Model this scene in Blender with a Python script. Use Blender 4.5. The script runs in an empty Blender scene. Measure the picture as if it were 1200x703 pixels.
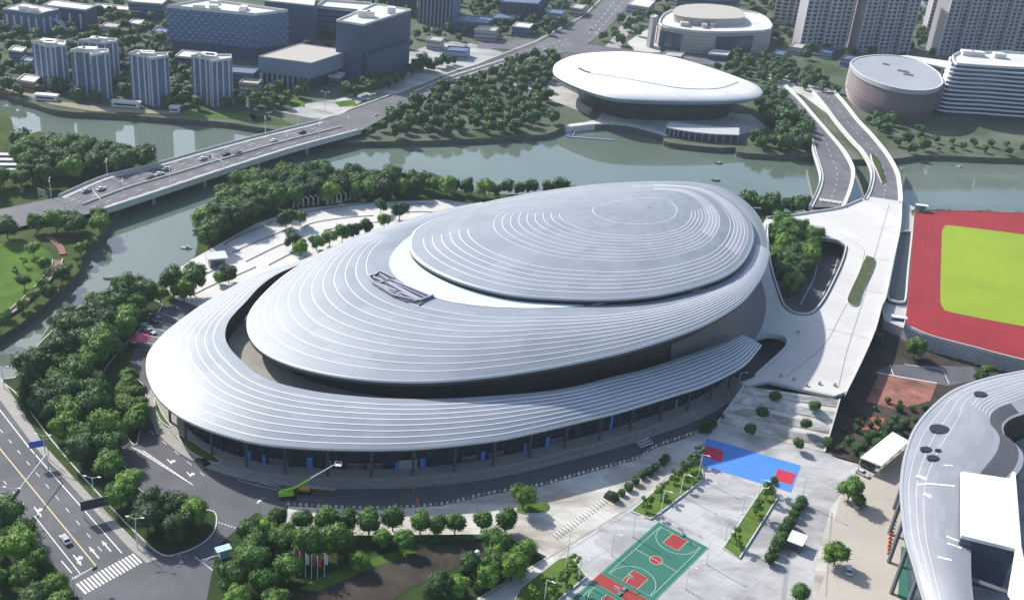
import bpy, math, random
from mathutils import Vector, Matrix
from mathutils.geometry import tessellate_polygon
random.seed(7)
SC = bpy.context.scene
COL = SC.collection
R = math.radians
# ------------------------------------------------------------------ camera
# camera 200 m up; solved from the photograph's vanishing points (pitch 27 deg, roll 5 deg)
H = 200.0
FPX, CX, CY = 1300.0, 600.0, 351.5
dn = Vector((350 - CX, 2900 - CY, FPX)).normalized()
fw = (Vector((0, 0, 1)) - dn * dn.z).normalized()
rt = dn.cross(fw)
if rt.x < 0: rt = -rt
def P(u, v, z=0.0):
    """ground point (height z) seen at photograph pixel u, v"""
    d = Vector((u - CX, v - CY, FPX)); t = (H - z) / d.dot(dn); p = d * t
    return Vector((p.dot(rt), p.dot(fw), z))
def PX(p):
    c = rt * p[0] + fw * p[1] + dn * (H - p[2])
    return CX + c.x / c.z * FPX, CY + c.y / c.z * FPX
cam = bpy.data.cameras.new('camera'); co = bpy.data.objects.new('camera', cam); COL.objects.link(co)
cx_ = Vector((rt.x, fw.x, -dn.x)); cy_ = -Vector((rt.y, fw.y, -dn.y)); cz_ = -Vector((rt.z, fw.z, -dn.z))
M = Matrix((cx_, cy_, cz_)).transposed().to_4x4(); M.translation = Vector((0, 0, H))
co.matrix_world = M
cam.sensor_width = 36; cam.lens = 36 * FPX / 1200; cam.clip_start = 1; cam.clip_end = 30000
SC.camera = co
# ------------------------------------------------------------------ sky, sun, exposure
SUN_EL = 38.0
sd = Vector((-0.78, 0.62, 0)).normalized()
w = bpy.data.worlds.new('World'); SC.world = w; w.use_nodes = True
nt = w.node_tree; bg = nt.nodes['Background']
sky = nt.nodes.new('ShaderNodeTexSky'); sky.sky_type = 'NISHITA'; sky.sun_disc = False
sky.sun_elevation = R(SUN_EL); sky.sun_rotation = math.atan2(sd.x, sd.y); sky.air_density = 1.0; sky.dust_density = 1.5
nt.links.new(sky.outputs[0], bg.inputs[0]); bg.inputs[1].default_value = 0.14
sl = bpy.data.lights.new('sun', 'SUN'); sl.energy = 4.4; sl.angle = R(1.0); sl.color = (1, 0.95, 0.88)
so = bpy.data.objects.new('sun', sl); COL.objects.link(so)
sv = Vector((sd.x * math.cos(R(SUN_EL)), sd.y * math.cos(R(SUN_EL)), math.sin(R(SUN_EL))))
so.rotation_euler = (-sv).to_track_quat('-Z', 'Y').to_euler()
SC.view_settings.view_transform = 'Standard'; SC.view_settings.look = 'None'
SC.view_settings.exposure = 0.42; SC.view_settings.gamma = 1; SC.view_settings.use_curve_mapping = False
SC.cycles.max_bounces = 5; SC.cycles.diffuse_bounces = 2; SC.cycles.glossy_bounces = 3
SC.cycles.transmission_bounces = 2; SC.cycles.volume_bounces = 1; SC.cycles.transparent_max_bounces = 4
SC.cycles.use_denoising = True
# ------------------------------------------------------------------ materials
def mat(name, col, rough=0.7, metal=0.0, noise=None, spec=0.5, bump=None, coat=0):
    """noise=(scale, amount[, second colour]) mottles the base colour in world space"""
    m = bpy.data.materials.new(name); m.use_nodes = True; n = m.node_tree.nodes; l = m.node_tree.links
    b = n['Principled BSDF']; b.inputs['Base Color'].default_value = (*col, 1)
    b.inputs['Roughness'].default_value = rough; b.inputs['Metallic'].default_value = metal
    b.inputs['Specular IOR Level'].default_value = spec
    if coat: b.inputs['Coat Weight'].default_value = coat
    if noise:
        g = n.new('ShaderNodeNewGeometry'); t = n.new('ShaderNodeTexNoise'); t.inputs['Scale'].default_value = noise[0]
        t.inputs['Detail'].default_value = 5; t.inputs['Roughness'].default_value = 0.62
        l.new(g.outputs['Position'], t.inputs['Vector'])
        r = n.new('ShaderNodeValToRGB'); e = r.color_ramp.elements; a = noise[1]
        c2 = noise[2] if len(noise) > 2 else tuple(min(1, c * (1 + a)) for c in col)
        c1 = tuple(c * (1 - a) for c in col) if len(noise) <= 2 else col
        e[0].position = 0.32; e[0].color = (*c1, 1); e[1].position = 0.68; e[1].color = (*c2, 1)
        l.new(t.outputs['Fac'], r.inputs[0]); l.new(r.outputs[0], b.inputs['Base Color'])
    if bump:
        g = n.new('ShaderNodeNewGeometry'); t = n.new('ShaderNodeTexNoise'); t.inputs['Scale'].default_value = bump[0]
        t.inputs['Detail'].default_value = 4
        l.new(g.outputs['Position'], t.inputs['Vector'])
        bp = n.new('ShaderNodeBump'); bp.inputs['Strength'].default_value = bump[1]; bp.inputs['Distance'].default_value = bump[2]
        l.new(t.outputs['Fac'], bp.inputs['Height']); l.new(bp.outputs[0], b.inputs['Normal'])
    return m
def leafmat(name, c1, c2, c3):
    m = bpy.data.materials.new(name); m.use_nodes = True; n = m.node_tree.nodes; l = m.node_tree.links
    b = n['Principled BSDF']; b.inputs['Roughness'].default_value = 0.6; b.inputs['Specular IOR Level'].default_value = 0.25
    oi = n.new('ShaderNodeObjectInfo'); g = n.new('ShaderNodeNewGeometry')
    t = n.new('ShaderNodeTexNoise'); t.inputs['Scale'].default_value = 0.55; t.inputs['Detail'].default_value = 4
    l.new(g.outputs['Position'], t.inputs['Vector'])
    r = n.new('ShaderNodeValToRGB'); e = r.color_ramp.elements
    e[0].position = .34; e[0].color = (*c1, 1); e[1].position = .66; e[1].color = (*c3, 1)
    k = e.new(.5); k.color = (*c2, 1)
    ad = n.new('ShaderNodeMath'); ad.operation = 'MULTIPLY_ADD'; ad.inputs[1].default_value = .34; 
    l.new(oi.outputs['Random'], ad.inputs[0]); su = n.new('ShaderNodeMath'); su.operation = 'SUBTRACT'; su.inputs[1].default_value = .17
    l.new(t.outputs['Fac'], su.inputs[0]); l.new(su.outputs[0], ad.inputs[2]); l.new(ad.outputs[0], r.inputs[0])
    l.new(r.outputs[0], b.inputs['Base Color'])
    return m
def asphaltmat(name, col, stripes=False):
    m = mat(name, col, .85, noise=(.12, .16)); nt_ = m.node_tree; n = nt_.nodes; l = nt_.links; b = n['Principled BSDF']; src = b.inputs['Base Color'].links[0].from_socket
    g = n.new('ShaderNodeNewGeometry'); t = n.new('ShaderNodeTexVoronoi'); t.inputs['Scale'].default_value = .05; t.inputs['Randomness'].default_value = 1; t.distance = 'CHEBYCHEV'; l.new(g.outputs['Position'], t.inputs['Vector'])
    sp = n.new('ShaderNodeSeparateColor'); l.new(t.outputs['Color'], sp.inputs[0]); mr = n.new('ShaderNodeMapRange'); mr.inputs['To Min'].default_value = .86; mr.inputs['To Max'].default_value = 1.1; l.new(sp.outputs[0], mr.inputs['Value'])
    vm = n.new('ShaderNodeVectorMath'); vm.operation = 'SCALE'; l.new(src, vm.inputs[0]); l.new(mr.outputs[0], vm.inputs['Scale']); l.new(vm.outputs[0], b.inputs['Base Color'])
    return m
def pavemat(name, col, size=(3, 3), rot=0.0, grime=.35, dirt=(.2, .18, .15), line=.6, nscale=.03, lo=.38, hi=.72):
    """paving with joints and irregular staining"""
    m = bpy.data.materials.new(name); m.use_nodes = True; n = m.node_tree.nodes; l = m.node_tree.links
    b = n['Principled BSDF']; b.inputs['Roughness'].default_value = .8
    g = n.new('ShaderNodeNewGeometry'); mp = n.new('ShaderNodeMapping'); mp.inputs['Rotation'].default_value = (0, 0, rot)
    l.new(g.outputs['Position'], mp.inputs['Vector'])
    br = n.new('ShaderNodeTexBrick'); br.offset = 0; br.inputs['Scale'].default_value = 1
    br.inputs['Brick Width'].default_value = size[0]; br.inputs['Row Height'].default_value = size[1]
    br.inputs['Mortar Size'].default_value = .06; br.inputs['Bias'].default_value = 0
    br.inputs['Color1'].default_value = (*col, 1); br.inputs['Color2'].default_value = (*[c * .9 for c in col], 1)
    br.inputs['Mortar'].default_value = (*[c * line for c in col], 1)
    l.new(mp.outputs[0], br.inputs['Vector'])
    t = n.new('ShaderNodeTexNoise'); t.inputs['Scale'].default_value = nscale; t.inputs['Detail'].default_value = 7; t.inputs['Roughness'].default_value = .62; t.inputs['Distortion'].default_value = .6
    mp2 = n.new('ShaderNodeMapping'); mp2.inputs['Rotation'].default_value = (0, 0, rot); mp2.inputs['Scale'].default_value = (1, 2.6, 1)
    l.new(g.outputs['Position'], mp2.inputs['Vector']); l.new(mp2.outputs[0], t.inputs['Vector'])
    r = n.new('ShaderNodeValToRGB'); e = r.color_ramp.elements; e[0].position = lo; e[1].position = hi
    e[0].color = (0, 0, 0, 1); e[1].color = (grime, grime, grime, 1)
    l.new(t.outputs['Fac'], r.inputs[0])
    mx = n.new('ShaderNodeMix'); mx.data_type = 'RGBA'; l.new(r.outputs[0], mx.inputs[0]); l.new(br.outputs[0], mx.inputs[6])
    mx.inputs[7].default_value = (*dirt, 1)
    l.new(mx.outputs[2], b.inputs['Base Color'])
    return m
def watermat():
    m = bpy.data.materials.new('river_water'); m.use_nodes = True; n = m.node_tree.nodes; l = m.node_tree.links
    b = n['Principled BSDF']; b.inputs['Roughness'].default_value = .04; b.inputs['IOR'].default_value = 1.9
    g = n.new('ShaderNodeNewGeometry')
    t0 = n.new('ShaderNodeTexNoise'); t0.inputs['Scale'].default_value = .012; t0.inputs['Detail'].default_value = 3
    l.new(g.outputs['Position'], t0.inputs['Vector'])
    r = n.new('ShaderNodeValToRGB'); e = r.color_ramp.elements; e[0].color = (.105, .145, .115, 1); e[1].color = (.145, .185, .15, 1)
    e[0].position = .35; e[1].position = .65
    l.new(t0.outputs['Fac'], r.inputs[0]); l.new(r.outputs[0], b.inputs['Base Color'])
    mp = n.new('ShaderNodeMapping'); mp.inputs['Scale'].default_value = (.5, 1.1, 1)
    l.new(g.outputs['Position'], mp.inputs['Vector'])
    t = n.new('ShaderNodeTexNoise'); t.inputs['Scale'].default_value = 1.1; t.inputs['Detail'].default_value = 3
    l.new(mp.outputs[0], t.inputs['Vector'])
    bp = n.new('ShaderNodeBump'); bp.inputs['Strength'].default_value = .07; bp.inputs['Distance'].default_value = .05
    l.new(t.outputs['Fac'], bp.inputs['Height']); l.new(bp.outputs[0], b.inputs['Normal'])
    return m
def roofmat(name, c1, c2, metal=.35, rough=.42):
    """metal roofing: uv.x runs round the shell (metres), uv.y across it; faint panel tone changes and seams"""
    m = bpy.data.materials.new(name); m.use_nodes = True; n = m.node_tree.nodes; l = m.node_tree.links
    b = n['Principled BSDF']; b.inputs['Metallic'].default_value = metal; b.inputs['Roughness'].default_value = rough
    uv = n.new('ShaderNodeUVMap')
    br = n.new('ShaderNodeTexBrick'); br.offset = .37; br.inputs['Scale'].default_value = 1
    br.inputs['Brick Width'].default_value = 11; br.inputs['Row Height'].default_value = 3.1; br.inputs['Mortar Size'].default_value = .035
    br.inputs['Color1'].default_value = (*c1, 1); br.inputs['Color2'].default_value = (*c2, 1); br.inputs['Mortar'].default_value = (*[c * .72 for c in c1], 1)
    l.new(uv.outputs[0], br.inputs['Vector'])
    g = n.new('ShaderNodeNewGeometry'); t = n.new('ShaderNodeTexNoise'); t.inputs['Scale'].default_value = .035; t.inputs['Detail'].default_value = 6
    t.inputs['Distortion'].default_value = 1.2; t.inputs['Roughness'].default_value = .6
    l.new(g.outputs['Position'], t.inputs['Vector'])
    mr = n.new('ShaderNodeMapRange'); mr.inputs['To Min'].default_value = .93; mr.inputs['To Max'].default_value = 1.06
    mr.inputs['From Min'].default_value = .3; mr.inputs['From Max'].default_value = .7
    l.new(t.outputs['Fac'], mr.inputs['Value'])
    # fine standing seams running down the slope
    sx = n.new('ShaderNodeSeparateXYZ'); l.new(uv.outputs[0], sx.inputs[0])
    mm = n.new('ShaderNodeMath'); mm.operation = 'FRACT'; mm0 = n.new('ShaderNodeMath'); mm0.operation = 'MULTIPLY'; mm0.inputs[1].default_value = .6
    l.new(sx.outputs[1], mm0.inputs[0]); l.new(mm0.outputs[0], mm.inputs[0])
    cmpn = n.new('ShaderNodeMath'); cmpn.operation = 'LESS_THAN'; cmpn.inputs[1].default_value = .12; l.new(mm.outputs[0], cmpn.inputs[0])
    sb = n.new('ShaderNodeMath'); sb.operation = 'MULTIPLY_ADD'; sb.inputs[1].default_value = -.02; l.new(cmpn.outputs[0], sb.inputs[0]); l.new(mr.outputs[0], sb.inputs[2])
    vm = n.new('ShaderNodeVectorMath'); vm.operation = 'SCALE'; l.new(br.outputs[0], vm.inputs[0]); l.new(sb.outputs[0], vm.inputs['Scale'])
    l.new(vm.outputs[0], b.inputs['Base Color'])
    mr2 = n.new('ShaderNodeMapRange'); mr2.inputs['To Min'].default_value = rough - .03; mr2.inputs['To Max'].default_value = rough + .04
    l.new(t.outputs['Fac'], mr2.inputs['Value']); l.new(mr2.outputs[0], b.inputs['Roughness'])
    return m
MT = {}
def K(name, *a, **k):
    if name not in MT: MT[name] = mat(name, *a, **k)
    return MT[name]
ASPH = asphaltmat('road_asphalt', (.105, .107, .12))
ASPH2 = asphaltmat('far_asphalt', (.13, .13, .145))
WHITE = mat('white_paint', (.72, .72, .70), .6, noise=(.8, .12))
YEL = mat('road_yellow', (.62, .5, .25), .6)
KERB = mat('kerb_stone', (.55, .55, .53), .8, noise=(.5, .12))
CONC = mat('concrete', (.42, .42, .41), .8, noise=(.15, .14))
CONCD = mat('dark_concrete', (.09, .09, .095), .8, noise=(.2, .2))
PAVE = pavemat('white_paving', (.62, .60, .55), (6, 6), R(-46), .9, dirt=(.26, .23, .18), nscale=.04, lo=.42, hi=.68)
PAVEG = pavemat('grey_paving', (.50, .50, .50), (7, 7), R(-46), .9, dirt=(.2, .2, .2), nscale=.045, lo=.42, hi=.7)
DECKM = pavemat('deck_paving', (.62, .61, .59), (18, 24), R(-30), .3, dirt=(.4, .38, .34), line=.5)
SIDEW = pavemat('sidewalk_paving', (.38, .37, .35), (2, 2), R(20), .3)
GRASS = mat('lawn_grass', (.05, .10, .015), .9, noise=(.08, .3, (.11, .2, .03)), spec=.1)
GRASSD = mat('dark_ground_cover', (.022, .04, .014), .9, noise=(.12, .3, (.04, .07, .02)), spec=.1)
GRASSM = mat('rough_grass', (.03, .055, .015), .9, noise=(.05, .3, (.075, .11, .03)), spec=.1)
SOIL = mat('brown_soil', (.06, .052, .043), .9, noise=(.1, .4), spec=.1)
STEEL = mat('galvanised_steel', (.55, .56, .57), .45, .5)
LAMPW = mat('lamp_white', (.75, .75, .75), .5)
DARK = mat('dark_metal', (.03, .03, .035), .5)
GLASS = mat('dark_glass', (.03, .04, .055), .12, 0, spec=.8)
BLUEG = mat('blue_grey_glass', (.07, .095, .14), .18, .1, spec=.8)
TYRE = mat('tyre_rubber', (.02, .02, .02), .8)
BARK = mat('tree_bark', (.09, .07, .05), .9)
LEAFS = [leafmat('leaves_deep', (.026, .07, .013), (.045, .115, .019), (.085, .175, .027)),
         leafmat('leaves_fresh', (.04, .1, .012), (.075, .165, .018), (.125, .235, .025)),
         leafmat('leaves_dark', (.02, .052, .014), (.032, .08, .019), (.055, .115, .025)),
         leafmat('leaves_far', (.024, .06, .018), (.04, .09, .022), (.065, .13, .03))]
# ------------------------------------------------------------------ mesh helpers
class MB:
    def __init__(s): s.v = []; s.f = []; s.mi = []; s.uv = []
    def add(s, vs, fs, mi=0, uv=None):
        o = len(s.v); s.v += [tuple(x) for x in vs]
        for i, f in enumerate(fs):
            s.f.append([o + j for j in f]); s.mi.append(mi); s.uv.append(uv[i] if uv else None)
    def box(s, c, size, rz=0.0, mi=0, rx=0.0, taper=1.0):
        hx, hy, hz = [q / 2 for q in size]; ca, sa = math.cos(rz), math.sin(rz); vs = []
        for z in (-hz, hz):
            k = taper if z > 0 else 1
            for x, y in ((-hx, -hy), (hx, -hy), (hx, hy), (-hx, hy)):
                x *= k; y *= k; vs.append((c[0] + x * ca - y * sa, c[1] + x * sa + y * ca, c[2] + z))
        s.add(vs, [(0, 3, 2, 1), (4, 5, 6, 7), (0, 1, 5, 4), (1, 2, 6, 5), (2, 3, 7, 6), (3, 0, 4, 7)], mi)
    def prism(s, poly, z0, z1, mi=0, holes=None, bottom=False, mside=None):
        """polygon (list of xy) extruded; z1 may be a list per vertex"""
        loops = [poly] + (holes or []); base = len(s.v); idx = 0; flat = []; ranges = []
        for lp in loops:
            n = len(lp)
            a = sum(lp[i][0] * lp[(i + 1) % n][1] - lp[(i + 1) % n][0] * lp[i][1] for i in range(n))
            want = a > 0 if lp is poly else a < 0
            lp = lp if want else lp[::-1]
            ranges.append((idx, n)); flat.append(lp); idx += n
        allp = [p for lp in flat for p in lp]; N = len(allp)
        zt = lambda p: z1(p) if callable(z1) else z1
        zb = lambda p: z0(p) if callable(z0) else z0
        tris = tessellate_polygon([[Vector((p[0], p[1], 0)) for p in lp] for lp in flat])
        top = [(p[0], p[1], zt(p)) for p in allp]; bot = [(p[0], p[1], zb(p)) for p in allp]
        fs = []
        for t in tris:
            a, b, c = [Vector(top[i]) for i in t]
            fs.append(t if (b - a).cross(c - a).z > 0 else t[::-1])
        s.add(top, fs, mi)
        if z0 is not None:
            sf = []
            for st, n in ranges:
                for i in range(n):
                    j = (i + 1) % n; sf.append((N + st + i, N + st + j, st + j, st + i))
            s.add(top + bot, sf, mi if mside is None else mside)
        if bottom: s.add(bot, [f[::-1] for f in fs], mi)
    def tube(s, pts, r, n=6, mi=0, cap=True):
        pts = [Vector(p) for p in pts]; rs = r if isinstance(r, (list, tuple)) else [r] * len(pts); vs = []
        for i, p in enumerate(pts):
            d = (pts[min(i + 1, len(pts) - 1)] - pts[max(i - 1, 0)]).normalized()
            a = d.cross(Vector((0, 0, 1)));
            if a.length < .1: a = d.cross(Vector((1, 0, 0)))
            a.normalize(); b = d.cross(a)
            for k in range(n):
                t = 2 * math.pi * k / n; vs.append(p + (a * math.cos(t) + b * math.sin(t)) * rs[i])
        fs = []
        for i in range(len(pts) - 1):
            for k in range(n):
                k2 = (k + 1) % n; fs.append((i * n + k, i * n + k2, (i + 1) * n + k2, (i + 1) * n + k))
        if cap: fs += [tuple(range(n))[::-1], tuple(range((len(pts) - 1) * n, len(pts) * n))]
        s.add(vs, fs, mi)
    def ribbon(s, pts, wdt, z=0.0, mi=0, thick=0.0):
        """flat strip along a polyline of 3D points"""
        pts = [Vector(p) for p in pts]; L = []; Rr = []
        for i, p in enumerate(pts):
            d = pts[min(i + 1, len(pts) - 1)] - pts[max(i - 1, 0)]; d.z = 0; d.normalize()
            nrm = Vector((-d.y, d.x, 0)) * wdt / 2; L.append(p + nrm + Vector((0, 0, z))); Rr.append(p - nrm + Vector((0, 0, z)))
        n = len(pts)
        s.add(L + Rr, [(n + i, n + i + 1, i + 1, i) for i in range(n - 1)], mi)
        if thick:
            D = Vector((0, 0, thick)); vs = L + Rr + [p - D for p in L] + [p - D for p in Rr]
            fs = []
            for i in range(n - 1):
                fs += [(i, i + 1, 2 * n + i + 1, 2 * n + i), (3 * n + i, 3 * n + i + 1, n + i + 1, n + i)]
            fs += [(0, 2 * n, 3 * n, n), (n - 1, 2 * n - 1, 4 * n - 1, 3 * n - 1)]
            s.add(vs, fs, mi)
    def grid(s, rows, mi=0, closed=False, uvs=None, flip=False):
        nr, nc = len(rows), len(rows[0]); vs = [p for r_ in rows for p in r_]; fs = []; uv = [] if uvs else None
        for i in range(nr - 1):
            for j in range(nc if closed else nc - 1):
                j2 = (j + 1) % nc
                f = (i * nc + j, i * nc + j2, (i + 1) * nc + j2, (i + 1) * nc + j)
                fs.append(f[::-1] if flip else f)
                if uvs:
                    q = [uvs[i][j], uvs[i][j + 1 if j2 else j + 1] if j + 1 < len(uvs[i]) else uvs[i][j], uvs[i + 1][j + 1] if j + 1 < len(uvs[i + 1]) else uvs[i + 1][j], uvs[i + 1][j]]
                    uv.append(q[::-1] if flip else q)
        s.add(vs, fs, mi, uv)
    def build(s, name, mats, parent=None, smooth=False, origin=None):
        me = bpy.data.meshes.new(name)
        o = Vector(origin) if origin is not None else Vector((0, 0, 0))
        me.from_pydata([tuple(Vector(v) - o) for v in s.v], [], s.f)
        if not isinstance(mats, (list, tuple)): mats = [mats]
        for m in mats: me.materials.append(m)
        me.polygons.foreach_set('material_index', s.mi)
        if smooth: me.polygons.foreach_set('use_smooth', [True] * len(me.polygons))
        if any(u is not None for u in s.uv):
            lay = me.uv_layers.new(name='UVMap')
            for p, u in zip(me.polygons, s.uv):
                if u:
                    for li, c in zip(p.loop_indices, u): lay.data[li].uv = c
        me.update()
        ob = bpy.data.objects.new(name, me); COL.objects.link(ob)
        if parent is not None: ob.parent = parent
        elif origin is not None: ob.location = o
        return ob
def tag(o, label=None, cat=None, group=None, kind=None):
    if label: o['label'] = label
    if cat: o['category'] = cat
    if group: o['group'] = group
    if kind: o['kind'] = kind
    return o
def thing(name, label, cat, loc=(0, 0, 0), rz=0.0, group=None):
    o = bpy.data.objects.new(name, None); COL.objects.link(o); o.location = loc; o.rotation_euler = (0, 0, rz)
    o.empty_display_size = 1
    return tag(o, label, cat, group)
def copy_tree(o, parent=None):
    c = o.copy(); COL.objects.link(c); c.parent = parent
    for ch in list(o.children): copy_tree(ch, c)
    return c
def G(pts, z=0.0):
    return [(p.x, p.y) for p in (P(u, v, z) for u, v in pts)]
def cr(pts, n=8, closed=False):
    """Catmull-Rom through vectors"""
    pts = [Vector(p) for p in pts]; N = len(pts); out = []
    rng = range(N) if closed else range(N - 1)
    for i in rng:
        p1, p2 = pts[i], pts[(i + 1) % N]
        p0 = pts[(i - 1) % N] if closed or i > 0 else p1 * 2 - p2
        p3 = pts[(i + 2) % N] if closed or i + 2 < N else p2 * 2 - p1
        for k in range(n):
            t = k / n
            out.append(.5 * ((2 * p1) + (p2 - p0) * t + (2 * p0 - 5 * p1 + 4 * p2 - p3) * t * t + (3 * p1 - p0 - 3 * p2 + p3) * t ** 3))
    if not closed: out.append(pts[-1])
    return out
def crp(pts, n=6, closed=False, z=0.0):
    return [(p.x, p.y) for p in cr([P(u, v, z) for u, v in pts], n, closed)]
def surf(name, poly, z, m, z0=None, kind='structure', holes=None, mside=None, label=None, cat=None):
    b = MB(); b.prism(poly, z0, z, 0, holes, mside=1 if mside else None)
    o = b.build(name, [m] + ([mside] if mside else []))
    tag(o, label, cat, None, kind); return o

# haze: one closed box of even, thin air round the whole scene
b = MB(); b.box((0, 1500, 101), (7600, 5400, 210)); hz_ = b.build('haze', [])
hm = bpy.data.materials.new('haze_air'); hm.use_nodes = True; hn = hm.node_tree.nodes; hn.remove(hn['Principled BSDF'])
pv_ = hn.new('ShaderNodeVolumePrincipled'); pv_.inputs['Color'].default_value = (.72, .85, 1, 1); pv_.inputs['Density'].default_value = .00007; pv_.inputs['Anisotropy'].default_value = .2
hm.node_tree.links.new(pv_.outputs[0], hn['Material Output'].inputs['Volume']); hz_.data.materials.append(hm); tag(hz_, 'thin pale haze in the air over the city', 'haze', None, 'stuff')
# ------------------------------------------------------------------ water and land
WZ = -3.0
river = surf('river_water', [(-3700, -600), (3700, -600), (3700, 4100), (-3700, 4100)], WZ, watermat())
BANK = mat('river_bank', (.10, .10, .075), .9, noise=(.2, .3))
FARG = mat('far_ground', (.05, .085, .035), .9, noise=(.03, .35, (.15, .16, .13)), spec=.1)
bank_main = [(-40, 452), (0, 447), (22, 462), (22, 430), (45, 402), (62, 378), (82, 362), (112, 352), (150, 346), (187, 330), (203, 318), (224, 306), (231, 290), (232, 264), (244, 246), (262, 230), (300, 214), (350, 206), (440, 207), (520, 220), (560, 226), (620, 228), (680, 226), (760, 226), (860, 240), (900, 246), (950, 250), (1000, 250), (1060, 246), (1110, 246), (1200, 250), (1300, 254)]
lm = crp(bank_main, 4)
land_main = surf('ground', [(-600, 120)] + [(-420, lm[0][1] + 0)] + lm + [(900, lm[-1][1])] + [(900, -200), (-600, -200)], 0, GRASSM, WZ - 1, mside=BANK)
bank_west = [(-60, 425), (0, 394), (40, 367), (62, 347), (92, 318), (97, 300), (112, 285), (128, 262), (140, 245), (165, 225), (183, 205), (181, 186), (176, 178), (130, 167), (60, 160), (46, 154), (18, 162), (14, 142), (0, 128)]
lw = crp(bank_west, 4)
land_west = surf('ground', lw + [(-900, lw[-1][1]), (-900, lw[0][1])], 0, GRASSM, WZ - 1, mside=BANK)
bank_north = [(-200, 98), (0, 109), (8, 112), (38, 121), (70, 130), (140, 134), (200, 139), (260, 143), (300, 149), (345, 155), (400, 165), (440, 166), (530, 164), (600, 160), (640, 157), (664, 149), (700, 146.5), (740, 150), (775, 160), (783, 167), (840, 173), (862, 173), (870, 179), (945, 183), (1000, 187), (1050, 186), (1090, 182), (1200, 186), (1500, 190)]
ln = crp(bank_north, 4)
land_north = surf('ground', ln + [(3700, ln[-1][1]), (3700, 4100), (-3700, 4100), (-3700, ln[0][1])], 0, FARG, WZ - 1, mside=BANK)

def sheet(name, pts, m, z=.03, sm=False, zz=0.0, h=None):
    poly = crp(pts, 4, True, zz) if sm else G(pts, zz)
    return surf(name, poly, z + zz, m, holes=h)
# asphalt: everything round the arena, then the planted islands on top
sheet('road', [(-60, 400), (0, 441), (51, 523), (160, 640), (150, 560), (135, 490), (150, 430), (165, 395), (190, 360), (240, 345), (420, 330), (900, 300), (985, 300), (1000, 330), (945, 372), (900, 440), (840, 505), (769, 524), (743, 539), (677, 557), (631, 570), (569, 580), (517, 592), (433, 597), (338, 593), (325, 605), (300, 640), (285, 660), (262, 690), (245, 720), (120, 860), (-500, 600)], ASPH, .02)
# sidewalk by the river, right of the west road, raised kerb
b = MB(); b.prism(G([(-40, 392), (0, 440), (51, 521), (110, 585), (165, 640), (185, 655), (172, 660), (152, 643), (100, 587), (40, 523), (-10, 455), (-60, 400)]), 0, .14)
tag(b.build('pavement', SIDEW), kind='structure')
b = MB(); b.prism(G([(-40, 590), (0, 583), (20, 612), (49, 645), (80, 683), (100, 715), (-40, 760)]), 0, .12)
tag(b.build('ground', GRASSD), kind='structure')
# west park lawns
sheet('lawn', [(-40, 300), (10, 285), (40, 287), (62, 300), (58, 320), (30, 345), (0, 372), (-40, 390)], GRASS, .05, True)
# road markings (one object per kind of marking)
def marks(name, lines, m=WHITE, z=.05):
    b = MB()
    for pts, wd in lines: b.ribbon([P(u, v) for u, v in pts], wd, z)
    return tag(b.build(name, m), kind='structure')
def dashes(a, c, n, wd, frac=.35):
    A, C = P(*a), P(*c); out = []
    for i in range(n): out.append(([A.lerp(C, i / n), A.lerp(C, (i + frac) / n)], wd))
    return out
def marks3(name, lines, m=WHITE, z=.05):
    b = MB()
    for pts, wd in lines: b.ribbon(pts, wd, z)
    return tag(b.build(name, m), kind='structure')
marks('road_marking', [([(-30, 440), (0, 480.5), (33, 523), (143, 648)], .3), ([(40, 604), (94, 672)], .25), ([(-20, 552), (0, 578), (22, 605)], .22), ([(30, 615), (52, 645)], .22), ([(72, 657), (84, 671)], .3),
                       ([(112.5, 663), (84, 679)], .4), ([(15, 557), (38, 568)], .0001)])
marks('road_marking', [([(-30, 486), (0, 525.6), (55, 593), (112.6, 663)], .32)], YEL)
marks3('lane_dashes', dashes((0, 503), (128, 656), 11, .2) + dashes((-16, 540), (36, 600), 5, .2))
# zebra crossing
A, Bq, C, D = P(156, 648), P(167, 659), P(98, 697), P(87, 685)
b = MB(); n = 17
for i in range(n):
    t0, t1 = i / n, (i + .55) / n
    q = [A.lerp(D, t0), A.lerp(D, t1), Bq.lerp(C, t1), Bq.lerp(C, t0)]
    b.add([(p.x, p.y, .05) for p in q], [(0, 1, 2, 3)])
tag(b.build('zebra_crossing', WHITE), kind='structure')
A, Bq, C, D = P(738, 511), P(752, 506), P(768, 520), P(752, 526)
b = MB(); n = 6
for i in range(n):
    t0, t1 = i / n, (i + .45) / n
    q = [A.lerp(D, t0), A.lerp(D, t1), Bq.lerp(C, t1), Bq.lerp(C, t0)]
    b.add([(p.x, p.y, .05) for p in q], [(3, 2, 1, 0)])
tag(b.build('zebra_crossing', WHITE), kind='structure')
def arrow(a, c, kinds='s', wd=.18):
    """road arrow from tail pixel a to head pixel c"""
    A, C = P(*a), P(*c); d = (C - A); L = d.length; d.normalize(); s = Vector((-d.y, d.x, 0)); b = MB()
    q = lambda x, y: tuple(A + d * x + s * y + Vector((0, 0, .06)))
    b.add([q(0, -wd), q(L * .62, -wd), q(L * .62, wd), q(0, wd)], [(0, 1, 2, 3)])
    if 's' in kinds: b.add([q(L * .6, -.55), q(L, 0), q(L * .6, .55)], [(0, 1, 2)])
    if 'l' in kinds: b.add([q(L * .3, wd), q(L * .5, wd), q(L * .5, 1.0), q(L * .3, 1.0), q(L * .4, 1.7), q(L * .6, .9), q(L * .2, .9)], [(0, 1, 2, 3), (6, 5, 4)])
    if 'r' in kinds: b.add([q(L * .3, -wd), q(L * .5, -wd), q(L * .5, -1.0), q(L * .3, -1.0), q(L * .4, -1.7), q(L * .6, -.9), q(L * .2, -.9)], [(3, 2, 1, 0), (4, 5, 6)])
    tag(b.build('road_arrow', WHITE), kind='structure')
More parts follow.
